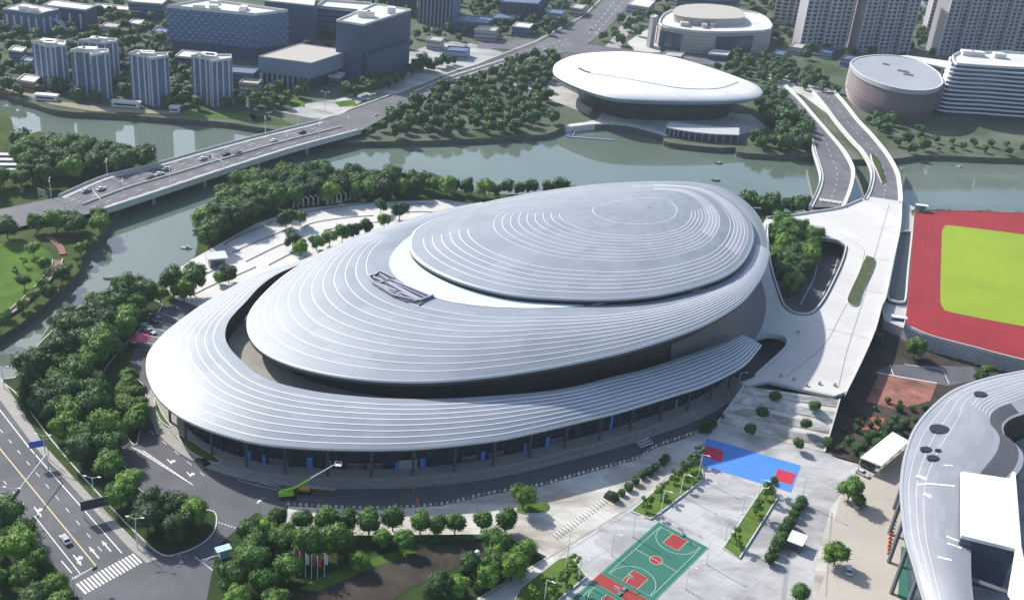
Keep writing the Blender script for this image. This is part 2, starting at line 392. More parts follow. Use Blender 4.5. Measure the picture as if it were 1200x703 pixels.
arrow((116, 654), (104, 640)); arrow((130, 646), (119, 633))
arrow((40, 594), (49, 606), 'sl'); arrow((86, 650), (96, 663), 'sl'); arrow((204, 589), (212, 600), 'l'); arrow((196, 538), (205, 547), 'l')
arrow((219, 553), (227, 562), 'l')
marks3('lane_dashes', dashes((176, 505), (250, 566), 5, .2) + dashes((300, 585), (760, 505), 14, .15, .3))
# hatched island
b = MB(); apx = [P(158, 527), P(181, 533), P(225, 568)]
A0, A1, T = P(155, 524), P(168, 528), P(226, 568); base = P(160, 523)
for i in range(15):
    t = i / 15; t2 = (i + .5) / 15
    l0, l1 = A0.lerp(T, t), A0.lerp(T, min(1, t2)); r0, r1 = A1.lerp(T, max(0, t - .02)), A1.lerp(T, min(1, t2 - .02))
    b.add([(p.x, p.y, .05) for p in (l0, l1, r1, r0)], [(0, 1, 2, 3)])
b.ribbon([A0, T], .25, .055); b.ribbon([A1, T], .25, .056)
tag(b.build('road_marking', WHITE), kind='structure')
marks('road_marking', [([(174, 458), (172, 480), (184, 507), (201, 523)], .2), ([(200, 524), (204, 520), (223, 534), (246, 549), (249, 546)], .2), ([(230, 541), (236, 538)], .15), ([(280, 563), (282, 560), (327, 571), (330, 574)], .2), ([(280, 563), (303, 569), (326, 574)], .2), ([(302, 568), (304, 565)], .15),
                       ([(268, 640), (282, 626)], .2), ([(228, 652), (256, 673)], .22), ([(238, 660), (250, 650)], .2), ([(258, 613), (277, 619)], .0001)])
marks3('lane_dashes', dashes((256, 612), (278, 619), 6, .35, .5))
# planted forest islands (raised ground with a kerb)
def bed(name, pts, m, h=.18, sm=True, kerb=True, zz=0.0):
    poly = crp(pts, 4, True, zz) if sm else G(pts, zz)
    b = MB(); b.prism(poly, zz, h + zz, 0, mside=1)
    tag(b.build(name, [m, KERB]), kind='structure')
    if kerb:
        b = MB(); q = [Vector((x, y, h + zz)) for x, y in poly]; q.append(q[0]); b.ribbon(q, .35, .06, thick=.3)
        tag(b.build('kerb', KERB), kind='structure')
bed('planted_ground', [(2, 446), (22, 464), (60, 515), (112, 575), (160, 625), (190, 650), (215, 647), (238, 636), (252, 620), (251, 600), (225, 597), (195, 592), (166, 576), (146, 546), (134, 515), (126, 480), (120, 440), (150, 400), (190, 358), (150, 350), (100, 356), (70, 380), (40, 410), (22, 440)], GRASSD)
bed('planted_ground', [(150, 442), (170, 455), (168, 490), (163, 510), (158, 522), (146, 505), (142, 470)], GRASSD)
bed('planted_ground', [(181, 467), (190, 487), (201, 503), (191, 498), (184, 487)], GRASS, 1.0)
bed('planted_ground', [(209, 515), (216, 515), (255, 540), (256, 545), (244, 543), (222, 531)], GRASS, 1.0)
# parking area west end (dark, with bay lines)
marks('road_marking', [([(190 + i * 1.5 - k * 7, 367 + k * 8.5), (214 - k * 6, 376 + k * 7)], .25) for k in range(6) for i in (0,)] )
# car park lines behind
# north-west plaza (bright paved, arcs)
PLZ = pavemat('plaza_paving', (.66, .65, .62), (9, 9), R(30), .25, dirt=(.42, .41, .39))
sheet('plaza', [(187, 331), (222, 306), (250, 290), (300, 262), (350, 245), (420, 238), (520, 234), (560, 240), (600, 245), (560, 260), (430, 330), (330, 340), (240, 362), (205, 350)], PLZ, .05)
b = MB()
for pts in ([(268.8, 298), (284, 291), (300, 284), (322, 275), (343, 266)], [(288, 307), (300, 301), (325, 289), (355, 277)], [(315, 311), (330, 303), (346, 295)], [(262, 287), (280, 277), (300, 269), (320, 260)], [(330, 258), (361, 249), (395, 243), (436, 238)], [(352, 268), (369, 261), (405, 255.5), (438, 253)], [(477, 240), (492, 239.5), (508, 240)], [(477, 249), (492, 248.5), (508, 249)], [(235, 325), (250, 317), (268, 310)], [(228, 345), (250, 334), (275, 324), (300, 313)], [(380, 270), (420, 263), (460, 259)]):
    b.ribbon(cr([P(u, v) for u, v in pts], 5), .55, .25, thick=.25)
tag(b.build('plaza_band', mat('dark_stone_band', (.16, .16, .16), .8)), kind='structure')
# south plaza and courts area
sheet('plaza', [(338, 593), (433, 597.5), (517, 592.5), (569, 580.5), (631, 570.5), (677, 557.5), (743, 539.5), (769, 524.5), (800, 515), (838, 499), (965, 530), (1062, 560), (1060, 600), (1070, 740), (540, 740), (560, 700), (641, 652), (600, 632), (330, 628)], PAVE, .04)
sheet('plaza', [(840, 499), (967, 531), (1010, 548), (975, 592), (960, 640), (945, 740), (650, 740), (640, 664), (700, 620), (740, 590), (800, 545)], PAVEG, .06)
sheet('car_park', [(985, 583), (1010, 545), (1065, 520), (1110, 560), (1110, 760), (935, 760), (968, 670), (974, 620)], pavemat('beige_asphalt', (.47, .43, .37), (400, 400), 0, .5, dirt=(.33, .31, .28)), .08)
marks('road_marking', [([(562, 703), (640, 655), (735, 597), (768, 575), (830, 530)], .35), ([(655, 652), (742, 598)], .12), ([(975, 600), (972, 640), (968, 700)], .5), ([(925, 640), (918, 703)], 1.2)], mat('joint_grey', (.3, .3, .3), .8), .09)
# shadowed planting east of the deck, brick paved terraces
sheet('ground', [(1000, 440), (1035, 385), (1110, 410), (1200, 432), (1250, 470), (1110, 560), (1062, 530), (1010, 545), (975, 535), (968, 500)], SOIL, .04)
sheet('brick_paving', [(1030, 439), (1098, 449), (1090, 470), (1050, 480), (1015, 470)], mat('red_brick', (.26, .11, .08), .85, noise=(.15, .55)), .06)
sheet('brick_paving', [(1018, 488), (1038, 490), (1028, 505), (1010, 503)], MT.get('x') or mat('red_brick_path', (.32, .1, .07), .85, noise=(.3, .3)), .07)
sheet('road', [(1022, 437), (1045, 427), (1140, 430), (1150, 445), (1110, 452)], ASPH, .08)
marks('road_marking', [([(1028, 437), (1098, 449)], .6), ([(1043, 428), (1047, 440)], .3), ([(1060, 427), (1105, 433), (1112, 450)], .3)], WHITE, .1)
# ------------------------------------------------------------------ the oval arena
arena = thing('oval_arena', 'huge silver egg-shaped sports arena with layered ribbed metal roof shells', 'arena', (20, 365, 0))
AO = Vector((20, 365, 0))
def apart(b, name, mats, smooth=False, parent=None):
    """world-space mesh as a child of the arena (the empty stands at AO)"""
    b.v = [tuple(Vector(v) - AO) for v in b.v]
    return b.build(name, mats, parent or arena, smooth)
ROOFM = roofmat('roof_metal', (.255, .288, .328), (.30, .335, .375), .12, .52)
ROOFL = mat('roof_seam_white', (.86, .87, .9), .5)
FASC = mat('roof_fascia', (.62, .64, .66), .4, .4)
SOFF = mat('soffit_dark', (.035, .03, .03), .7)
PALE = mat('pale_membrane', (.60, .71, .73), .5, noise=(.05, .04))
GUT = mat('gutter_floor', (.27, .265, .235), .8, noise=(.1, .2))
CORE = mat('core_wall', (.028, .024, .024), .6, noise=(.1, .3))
def zc(lst, za, zb):
    """give each traced pixel a height, linear by traced order"""
    n = len(lst); return [(u, v, za + (zb - za) * i / (n - 1)) for i, (u, v) in enumerate(lst)]
ZM = lambda u: 20.5 + max(0, min(1, (u - 290) / 600)) ** 1.2 * 9.5      # main rim height by position
main_front = [(900, 288), (897, 313), (881.6, 338.7), (861, 359), (817.6, 383), (753.6, 405), (702.4, 418), (651, 428.5), (600, 437), (556, 442.5), (504.8, 446.5), (453.6, 446), (402, 441.3), (351, 430.6), (320.5, 419), (300, 405), (290, 385), (292, 367), (300, 355), (313, 341), (333, 323)]
main_rim = [P(u, v, ZM(u)) for u, v in main_front]
main_rim += [P(u, v, z) for u, v, z in ((356, 308, 22.5), (400, 287.5, 24), (443, 271, 25.5), (512, 250, 27.5), (560, 239.5, 28.5), (600, 231, 29), (671, 219.5, 29.5), (733, 214, 30), (805, 213.2, 30), (843, 219.3, 30), (869, 233, 30), (889, 254.5, 30))]
ZT = lambda u: 31.5 + max(0, min(1, (u - 480) / 400)) * 2.5
top_front = [(868.8, 247), (881, 266), (882, 283), (873, 303), (856, 319), (830, 330.5), (792, 341), (753.6, 347.5), (702.4, 350.5), (651, 349), (600, 344.8), (556, 335), (525, 324), (502, 312.5), (487, 301), (480.8, 290), (483, 277), (492, 265.7)]
top_rim = [P(u, v, ZT(u)) for u, v in top_front]
top_rim += [P(u, v, z) for u, v, z in ((520, 254, 32), (560, 243, 32.5), (600, 234.5, 33), (671, 222.5, 33.5), (733, 217, 34), (790, 216.5, 34), (822.7, 220, 34), (848, 230, 34))]
CT = Vector((28, 392, 0))
NA = 420
def polar(curve, center, n=NA):
    """resample a closed curve to n directions about a centre: list of (r, z)"""
    pts = cr(curve, 14, True); out = []
    an = [math.atan2(p.y - center.y, p.x - center.x) for p in pts]; N = len(pts)
    for k in range(n):
        t = -math.pi + 2 * math.pi * (k + .5) / n; best = None
        for i in range(N):
            a0, a1 = an[i], an[(i + 1) % N]
            d = (a1 - a0 + math.pi) % (2 * math.pi) - math.pi; e = (t - a0 + math.pi) % (2 * math.pi) - math.pi
            if d != 0 and 0 <= e / d <= 1:
                f = e / d; p = pts[i].lerp(pts[(i + 1) % N], f); r_ = math.hypot(p.x - center.x, p.y - center.y)
                if best is None or r_ > best[0]: best = (r_, p.z)
        out.append(best or out[-1])
    return out
def smooth_list(L, k=4, it=3):
    n = len(L)
    for _ in range(it):
        L = [tuple(sum(L[(i + j) % n][c] for j in range(-k, k + 1)) / (2 * k + 1) for c in range(2)) for i in range(n)]
    return L
MR = smooth_list(polar(main_rim, CT), 2, 2); TR = smooth_list(polar(top_rim, CT), 3, 2)
ang = [-math.pi + 2 * math.pi * (k + .5) / NA for k in range(NA)]
def at(k, r, z): 
    k %= NA; return Vector((CT.x + math.cos(ang[k]) * r, CT.y + math.sin(ang[k]) * r, z))
BULGE = 3.0
def SM(k, v):
    """main shell surface: v=0 outer rim, v=1 foot of the upper shell"""
    k %= NA; r0, z0 = MR[k]; r1, z1 = TR[k]; z1 = z1 - 2.2
    wdt = min(1, (r0 - r1) / 40)
    return at(k, r0 + (r1 - r0) * v, z0 + (z1 - z0) * v + BULGE * wdt * math.sin(math.pi * min(1, v)))
TC = P(762, 243, 40.5)
def ST(k, v):
    """upper shell: v=0 rim, v=1 crown"""
    k %= NA; r0, z0 = TR[k]; e = at(k, r0, z0); q = e.lerp(TC, v); q.z = z0 + (TC.z - z0) * (1 - (1 - v) ** 2.1)
    return q
def shell(name, fn, v0, v1, nv, m, par, lenu=1.0):
    b = MB(); rows = []; uvs = []
    for i in range(nv + 1):
        v = v0 + (v1 - v0) * i / nv; row = [fn(k, v) for k in range(NA)]; rows.append(row); acc = 0; uu = []
        for k in range(NA + 1):
            uu.append((k * 1.35, v * 46)); 
        uvs.append(uu)
    b.grid(rows, 0, True, uvs)
    return apart(b, name, m, True, par)
def rimband(b, fn, drop, inward, mi=0):
    """fascia: rounded lip, vertical drop then return"""
    e = [fn(k) for k in range(NA)]
    rows = [e]
    for dr, dz in ((.35, -.25), (.35, -.25 - drop), (-inward, -.25 - drop - .4)):
        rows.append([Vector((p.x + math.cos(ang[k]) * dr, p.y + math.sin(ang[k]) * dr, p.z + dz)) for k, p in enumerate(e)])
    b.grid(rows[::-1], mi, True)
main_shell = shell('main_roof_shell', SM, 0, 1, 18, ROOFM, arena)
main_shell['label'] = 'middle layer of the ribbed silver roof'
top_shell = shell('upper_roof_shell', ST, 0, .985, 16, ROOFM, arena)
b = MB(); b.grid([[ST(k, .985) for k in range(NA)], [TC + Vector((0, 0, 0)) for k in range(NA)]], 0, True); apart(b, 'roof_crown', ROOFM, True)
b = MB(); rimband(b, lambda k: SM(k, 0), 1.3, 7); apart(b, 'main_fascia', mat('fascia_grey', (.075, .078, .085), .5), True)
b = MB()
e = [SM(k, 0) for k in range(NA)]
b.grid([[p + Vector((math.cos(ang[k]) * .4, math.sin(ang[k]) * .4, -.5)) for k, p in enumerate(e)], [p + Vector((math.cos(ang[k]) * .4, math.sin(ang[k]) * .4, .0)) for k, p in enumerate(e)], [p + Vector((-math.cos(ang[k]) * .4, -math.sin(ang[k]) * .4, .2)) for k, p in enumerate(e)]], 0, True)
apart(b, 'rim_trim', FASC, True)
b = MB(); rimband(b, lambda k: ST(k, 0), 1.0, 3); apart(b, 'upper_fascia', mat('fascia_mid', (.1, .115, .13), .45), True)
b = MB(); e = [ST(k, 0) for k in range(NA)]
b.grid([[p + Vector((math.cos(ang[k]) * .4, math.sin(ang[k]) * .4, -.4)) for k, p in enumerate(e)], [p + Vector((math.cos(ang[k]) * .4, math.sin(ang[k]) * .4, .05)) for k, p in enumerate(e)], [p + Vector((-math.cos(ang[k]) * .4, -math.sin(ang[k]) * .4, .2)) for k, p in enumerate(e)]], 0, True)
apart(b, 'rim_trim', FASC, True)
# pale crescent lying round the foot of the upper shell
cres = [(489, 267), (474, 278), (462, 290), (457, 301), (458, 311), (464, 320), (475, 329), (489, 336), (517.6, 348), (556, 355.6), (600, 359.5), (640, 360.5), (684, 358)]
def k_of(p): return int(round((math.atan2(p.y - CT.y, p.x - CT.x) + math.pi) / (2 * math.pi) * NA - .5)) % NA
cv = cr([P(u, v, 31.0) for u, v in cres], 20)
cd = {}
for p in cv:
    k = k_of(p); r_ = math.hypot(p.x - CT.x, p.y - CT.y); r0, r1 = MR[k][0], TR[k][0]; cd[k] = max(0.0, min(1, (r0 - r_) / (r0 - r1)))
ks = sorted(cd); 
kseq = list(range(ks[0], ks[-1] + 1))
rows = []
for j in range(5):
    row = []
    for k in kseq:
        vv = cd.get(k, cd[min(ks, key=lambda q: abs(q - k))]); p = SM(k, vv + (1.0 - vv) * j / 4); row.append(p + Vector((0, 0, .12)))
    rows.append(row)
b = MB(); b.grid(rows); apart(b, 'pale_roof_crescent', PALE, True)
# seam lines: thin raised strips following the shell
def seam(b, fn, v, k0, k1, wd=.42, lift=.07, dv=None, step=1):
    """strip along v = const (or v(k)) from direction k0 to k1"""
    A = []; Bq = []; ksr = range(k0, k1 + 1, step)
    for k in ksr:
        vk = v(k) if callable(v) else v
        p = fn(k, vk); q = fn(k, vk + .01); d = (q - p); 
        d = d.normalized() * wd if d.length > 1e-6 else Vector((0, 0, 0))
        A.append(p + Vector((0, 0, lift))); Bq.append(p + d + Vector((0, 0, lift)))
    b.grid([A, Bq])
def kdir(u, v, z=28): return k_of(P(u, v, z))
b = MB()
k_l = kdir(300, 345, 22); k_r = kdir(897, 313, 30)
# front goes anticlockwise from the left end (angle ~ -pi) to the right end
kA, kB = kdir(440, 272, 25), kdir(898, 300, 30)
if kA > kB: kA -= NA
for i in range(10):
    v = .085 + i * .066
    seam(b, SM, v, kA + 3 + i, kB + 6, .27)
apart(b, 'roof_seams', ROOFL, False, main_shell)
b = MB()
kA2, kB2 = kdir(520, 254, 32), kdir(880, 262, 33)
if kA2 > kB2: kA2 -= NA
for i, v in enumerate((.05, .085, .12, .155, .19, .225)): seam(b, ST, v, kA2 - 20 if i < 0 else kA2 + 25, kB2 + 60, .26)
for i in range(9): seam(b, ST, .33 + i * .034, kA2 + 6 + i * 2, kB2 + 12 - i * 2, .22)
for k0 in (0,): seam(b, ST, .745, 0, NA, .22)
apart(b, 'roof_seams', ROOFL, False, top_shell)
# paler wide bands on the east side of the upper shell
b = MB()
for va, vb in ((.06, .2), (.33, .46)):
    rows = [[ST(k, va + (vb - va) * j / 3) + Vector((0, 0, .07)) for k in range(kB2 - 42, kB2 + 50)] for j in range(4)]
    b.grid(rows)
apart(b, 'pale_roof_band', mat('pale_roof_metal', (.42, .43, .45), .45, .2, noise=(.04, .08)), True, top_shell)
# ------------------------------------------------------------------ lower ring
ro = [(891.8, 403.7, 13), (871, 427, 13.3), (830, 448.5, 13.6), (787, 462.6, 14), (728, 480.5, 14), (677, 493, 14), (600, 510.7, 14), (555, 517.5, 14), (505, 522.6, 14), (455, 525.2, 14), (402, 525, 14), (351, 522.8, 14), (300, 517.4, 14), (256, 506, 14), (222.7, 493, 14), (202, 480.5, 14), (184, 462.6, 14), (174, 442, 14), (172, 424, 14), (176.6, 409.4, 14), (192, 391, 14), (217.6, 370.5, 14.3), (248, 350, 14.8), (300, 322, 16), (356, 304, 18.2), (400, 285, 21), (443, 268.4, 23), (512, 247.5, 26), (565, 236.5, 28)]
ri = [(868.8, 392, 15.0), (843, 403.7, 16), (804.8, 416.5, 17.2), (753.6, 433, 18), (715, 442, 18.5), (664, 455, 19), (600, 462, 19), (517.6, 467, 19), (453.6, 466.5, 19), (402, 462.6, 19), (364, 457.5, 19), (325.6, 448.5, 19), (300, 437, 19), (281.6, 421, 19), (268.8, 407, 19), (263.8, 393.5, 19), (267, 378, 19), (276.4, 365.4, 19.3), (289, 352.6, 19.8), (304, 336, 20.3), (326, 320.5, 21), (357, 307.5, 22), (400, 287, 23.6), (443, 270.4, 25.2), (512, 249.5, 27.3), (565, 238.5, 28.6)]
def resample(pts, n):
    d = [0]
    for a, c in zip(pts, pts[1:]): d.append(d[-1] + (c - a).length)
    out = []; j = 0
    for i in range(n):
        s = d[-1] * i / (n - 1)
        while j < len(pts) - 2 and d[j + 1] < s: j += 1
        f = (s - d[j]) / max(1e-9, d[j + 1] - d[j]); out.append(pts[j].lerp(pts[j + 1], min(1, f)))
    return out
NR = 360
oc = resample(cr([P(u, v, z) for u, v, z in ro], 10), NR)
# match the inner curve to the outer by nearest monotone pairing
icf = resample(cr([P(u, v, z) for u, v, z in ri], 10), 1600)
ic = []; j = 0
for i in range(NR):
    t = i / (NR - 1)
    best = min(range(j, min(1600, j + 60)), key=lambda q: ((icf[q] - oc[i]).xy.length_squared) ) if 0 < i < NR - 1 else (0 if i == 0 else 1599)
    j = best; ic.append(best)
for _ in range(8): ic = [ic[0]] + [(ic[i - 1] + ic[i] + ic[i + 1]) / 3 for i in range(1, NR - 1)] + [ic[-1]]
ic = [icf[int(round(q))] for q in ic]
for _ in range(3): ic = [ic[0]] + [(ic[i - 1] + ic[i] * 2 + ic[i + 1]) / 4 for i in range(1, NR - 1)] + [ic[-1]]
def SR(i, v):
    a, c = oc[i], ic[i]; p = a.lerp(c, v); wd = min(1, (c - a).length / 25)
    p.z += 1.1 * wd * math.sin(math.pi * v); return p
nv = 8
rows = [[SR(i, j / nv) for i in range(NR)] for j in range(nv + 1)]
uvs = [[(i * 1.6, 60 + j / nv * 26) for i in range(NR)] for j in range(nv + 1)]
b = MB(); b.grid(rows, 0, False, uvs, flip=True)
ring = apart(b, 'lower_roof_ring', ROOFM, True); ring['label'] = 'lowest silver roof layer sweeping round the front like a horn'
b = MB()
for v in (.07, .18, .29, .4, .51, .62, .73, .84):
    A = []; Bq = []
    for i in range(0, 330 - int(v * 50)):
        p, q = SR(i, v), SR(i, v + .01); d = q - p; d = d.normalized() * .31 if d.length > 1e-5 else d
        A.append(p + Vector((0, 0, .07))); Bq.append(p + d + Vector((0, 0, .07)))
    b.grid([A, Bq], flip=True)
apart(b, 'roof_seams', ROOFL, False, ring)
def offs(pts, dist):
    out = []
    for i, p in enumerate(pts):
        d = pts[min(i + 1, len(pts) - 1)] - pts[max(i - 1, 0)]; d.z = 0; d.normalize(); out.append(p + Vector((d.y, -d.x, 0)) * dist)
    return out
side = 1 if (offs(oc, 1)[100] - ic[100]).length > (oc[100] - ic[100]).length else -1
inn = offs(oc, -side * 5.5); inn2 = offs(oc, side * .3); inn9 = offs(oc, -side * 9.5)
for _ in range(20): inn = [inn[0]] + [(inn[i - 1] + inn[i] + inn[i + 1]) / 3 for i in range(1, NR - 1)] + [inn[-1]]
V = lambda p, z: Vector((p.x, p.y, z))
b = MB(); b.grid([oc, [V(p, p.z - .15) for p in inn2], [V(p, p.z - .9) for p in inn2], [V(p, q.z - 1.0) for p, q in zip(inn, oc)]], 0); apart(b, 'ring_eave', FASC, True, ring)
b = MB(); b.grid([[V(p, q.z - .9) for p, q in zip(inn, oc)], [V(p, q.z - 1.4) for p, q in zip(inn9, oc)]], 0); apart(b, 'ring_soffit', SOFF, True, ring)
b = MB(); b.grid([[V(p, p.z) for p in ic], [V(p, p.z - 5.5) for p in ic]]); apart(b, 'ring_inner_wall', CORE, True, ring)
# closing face at the horn's tip
b = MB(); tip = [SR(0, j / nv) for j in range(nv + 1)]
b.grid([tip, [p + Vector((0, 0, -2.2)) for p in tip]]); apart(b, 'ring_end_cap', FASC, False, ring)
# gutter floor between ring and main shell, and the dark core wall under the main shell
fl = [V(p, 12.5) for p in ic]
core = [Vector((CT.x + math.cos(ang[k]) * (MR[k][0] - 7), CT.y + math.sin(ang[k]) * (MR[k][0] - 7), 0)) for k in range(NA)]
def near_core(p): return min(core, key=lambda q: (q - V(p, 0)).length_squared)
b = MB(); gl = [V(near_core(p), 12.9) for p in ic[:280]]
b.grid([fl[:280], gl]); apart(b, 'gutter_floor', GUT)
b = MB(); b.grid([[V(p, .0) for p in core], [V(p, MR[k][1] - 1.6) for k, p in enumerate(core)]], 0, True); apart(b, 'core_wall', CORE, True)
# east apron flaring out at the foot of the wall
b = MB(); kk = [kdir(u, v, 28) % NA for u, v in ((830, 378), (898, 270))]
k0, k1 = kk
if k1 < k0: k1 += NA
APR = mat('apron_grey', (.12, .12, .13), .55, .2)
rows = []
for dr, z in ((-6.8, 20), (-5.5, 13), (-2, 9), (3.5, 7.15)):
    rows.append([at(k % NA, MR[k % NA][0] + dr, z) for k in range(k0 - 12, k1 + 8)])
b.grid(rows[::-1]); apart(b, 'base_apron', APR, True)
# ------------------------------------------------------------------ ground floor facade under the ring
FD = mat('facade_dark_glass', (.018, .024, .05), .22, 0, spec=.6, noise=(.15, .4))
fb = offs(oc, -side * 8); 
for _ in range(20): fb = [fb[0]] + [(fb[i - 1] + fb[i] + fb[i + 1]) / 3 for i in range(1, NR - 1)] + [fb[-1]]
i0, i1 = 4, 262
b = MB(); b.grid([[V(p, .3) for p in fb[i0:i1]], [V(p, 13.2) for p in fb[i0:i1]]]); fac = apart(b, 'curtain_wall', FD, True)
MUL = mat('mullion_grey', (.04, .043, .06), .5)
b = MB()
for i in range(i0, i1, 2):
    p = fb[i]; d = (fb[i + 1] - fb[i - 1]); rz = math.atan2(d.y, d.x); q = offs(fb, side * .25)[i] if False else p + (oc[i] - p).normalized() * .25
    b.box((q.x, q.y, 6.7), (.18, .3, 12.8), rz)
for z in (3.6, 7.2, 10.6):
    b.ribbon([V(p + (oc[i0 + n_] - p).normalized() * .3, z) for n_, p in enumerate(fb[i0:i1])], .35, 0, thick=.25)
apart(b, 'facade_grid', MUL, False, fac)
colm = mat('column_grey', (.07, .07, .09), .5)
for i in list(range(14, 245, 11)):
    p = fb[i].lerp(oc[i], .45); b = MB(); b.tube([(p.x, p.y, 0), (p.x, p.y, 13.0)], .42, 8); apart(b, 'column', colm)
BAN = mat('blue_banner', (.06, .2, .62), .6); WIN = mat('lobby_window', (.3, .36, .42), .3)
# banners and doors at positions read off the facade
for u, v, wd, hh, mm in ((362, 548, 1.6, 4, BAN), (386, 551, 1.5, 3.2, BAN), (292, 536, 1.6, 3.2, BAN), (310, 539, .9, 3, BAN), (495, 549, 1.6, 3.4, BAN), (465, 549, .9, 2.6, BAN), (568, 537, 1.3, 3.4, BAN), (616, 526, .9, 3.0, BAN), (477, 548, 5.5, 3.2, WIN), (435, 551, .9, 2.4, WIN), (642, 519, 1.4, 3.4, BAN), (716, 500, .9, 6, BAN), (797, 478, .6, 3.5, WIN)):
    g0 = P(u, v, 2.2); i = min(range(i0, i1), key=lambda q: (fb[q] - V(g0, fb[q].z)).length_squared); p = fb[i]; d = fb[i + 1] - fb[i - 1]
    q = p + V(oc[i] - p, 0).normalized() * .55; bb = MB(); bb.box((q.x, q.y, 1.0 + hh / 2), (wd, .12, hh), math.atan2(d.y, d.x))
    apart(bb, 'banner' if mm is BAN else 'lobby_window', mm)
FENC = mat('door_grille', (.3, .32, .36), .5)
for u, v in ((415, 551), (550, 544), (580, 535), (440, 552), (330, 543), (325, 542), (652, 518)):
    g0 = P(u, v, 1.5); i = min(range(i0, i1), key=lambda q: (fb[q] - V(g0, fb[q].z)).length_squared); p = fb[i]; d = fb[i + 1] - fb[i - 1]; d.z = 0; d.normalize()
    q = p + V(oc[i] - p, 0).normalized() * .6; bb = MB()
    for s in range(-4, 5): c = q + d * s * .55; bb.box((c.x, c.y, 1.7), (.12, .12, 2.6), 0)
    c = q; bb.box((c.x, c.y, 3.1), (5, .14, .18), math.atan2(d.y, d.x)); bb.box((c.x, c.y, .5), (5, .15, .18), math.atan2(d.y, d.x))
    apart(bb, 'door_grille', FENC)
# steps / raised walkway in front of the facade
so_ = offs(oc, side * .6); s1 = offs(oc, -side * 3.0)
for _ in range(20):
    so_ = [so_[0]] + [(so_[i - 1] + so_[i] + so_[i + 1]) / 3 for i in range(1, NR - 1)] + [so_[-1]]
j0, j1 = 6, 232
b = MB(); b.grid([[V(p, .0) for p in so_[j0:j1]], [V(p, .45) for p in so_[j0:j1]], [V(p, .45) for p in s1[j0:j1]], [V(p, .9) for p in s1[j0:j1]], [V(p, .9) for p in fb[j0:j1]]])
apart(b, 'entrance_walkway', SIDEW)
b = MB()
for i in range(60, 150):
    if i % 2 == 0:
        p = so_[i]; b.box((p.x, p.y, 1.0), (.1, .1, 1.1)); 
for z in (.95, 1.5): b.ribbon([V(p, z) for p in so_[60:150]], .08, 0, thick=.08)
apart(b, 'railing', STEEL)
# ------------------------------------------------------------------ louvred emblem structure standing on the roof
EMZ = 30.3
def em(u, v, z): return P(u, v, EMZ + z)
E0 = em(470, 340, 0)
emblem = thing('roof_vent_structure', 'dark louvred vent structure with pointed outline on the silver roof beside the pale crescent', 'roof vent', E0)
LV = mat('vent_metal', (.46, .46, .5), .4, .5); LVD = mat('vent_dark', (.13, .13, .15), .5)
def emb(name, b, m):
    b.v = [tuple(Vector(v) - E0) for v in b.v]; b.build(name, m, emblem)
ez = lambda x0, y0: (420 + x0 / 11.72, 305 + y0 / 11.72)
def em_z(p):   # height of the roof shell under a plan point
    k = k_of(p); r_ = math.hypot(p[0] - CT.x, p[1] - CT.y); r0, r1 = MR[k][0], TR[k][0]; return SM(k, (r0 - r_) / (r0 - r1)).z
outl = [ez(*p) for p in ((135, 235), (200, 215), (300, 172), (500, 275), (480, 292), (450, 300), (950, 515), (1040, 515), (835, 635), (790, 600), (640, 575), (480, 500), (280, 385), (190, 300))]
pz = sum(em_z(P(u, v, 30)) for u, v in outl) / len(outl)
EMZ = pz
oo = [(q.x, q.y) for q in (P(u, v, EMZ) for u, v in outl)]
zr = lambda p: em_z(Vector((p[0], p[1], 0)))
b = MB(); b.prism(oo, lambda p: zr(p) - .6, lambda p: zr(p) + .45, 0); emb('vent_base', b, LVD)
def bar(a, c, wd=.5, z=.5, h=.6):
    A = P(*ez(*a), EMZ); C = P(*ez(*c), EMZ); n = 6; pts = [A.lerp(C, i / n) for i in range(n + 1)]
    for p in pts: p.z = zr(p) + z + h
    bb = MB(); bb.ribbon(pts, wd, 0, thick=h); emb('louvre', bb, LV)
for a, c, wd in (((140, 240), (300, 180), .5), ((140, 240), (200, 320), .5), ((200, 320), (480, 500), .6), ((480, 500), (800, 590), .6), ((300, 180), (490, 275), .7), ((450, 300), (950, 520), .8), ((480, 345), (900, 545), .5), ((400, 330), (830, 580), 1.6), ((290, 215), (410, 300), .7), ((200, 250), (330, 310), .9), ((270, 330), (350, 320), .6), ((280, 350), (520, 455), .9), ((520, 500), (570, 475), .5), ((570, 475), (810, 575), .9), ((830, 590), (1030, 515), .5), ((240, 330), (480, 470), .4), ((200, 235), (290, 185), .4), ((330, 400), (600, 520), .4)):
    bar(a, c, wd)
# ------------------------------------------------------------------ raised pedestrian deck with openings, steps, ramps
DZ = 7.0
def Z7(pts): return [(u, v) for u, v in pts]
deck_out = [(898, 256), (925, 253.5), (951, 249.5), (985, 244), (1010, 234), (1015, 230), (1036, 233), (1056.5, 236.3), (1055, 267), (1047, 305), (1038, 349), (1033, 360), (1025.4, 388), (1007.5, 429), (993, 458), (977, 464), (940, 456), (900, 446.5), (876, 452), (868, 448), (885, 441), (900, 427.5), (914, 415), (921, 407), (922, 400), (915, 395), (900, 393), (893, 395), (880, 398), (850, 392), (830, 372), (870, 300)]
hole1 = [(915, 350), (920.5, 360), (928, 366), (938, 368.5), (948, 368), (956, 363), (966, 350), (976, 331), (986, 309), (991, 291), (988, 286), (977, 281.5), (946, 276), (928, 271), (905, 263), (899, 270), (903, 310)]
deck = thing('raised_deck', 'long white paved pedestrian deck raised above the roads east of the arena', 'deck', P(1000, 400, 0))
DO = P(1000, 400, 0)
def dpart(b, name, m, par=None, smooth=False):
    b.v = [tuple(Vector(v) - DO) for v in b.v]; return b.build(name, m, par or deck, smooth)
dout = crp(deck_out[:], 1, True, DZ); dh1 = crp(hole1, 3, True, DZ)
DKW = mat('deck_edge_wall', (.5, .5, .5), .8, noise=(.2, .15))
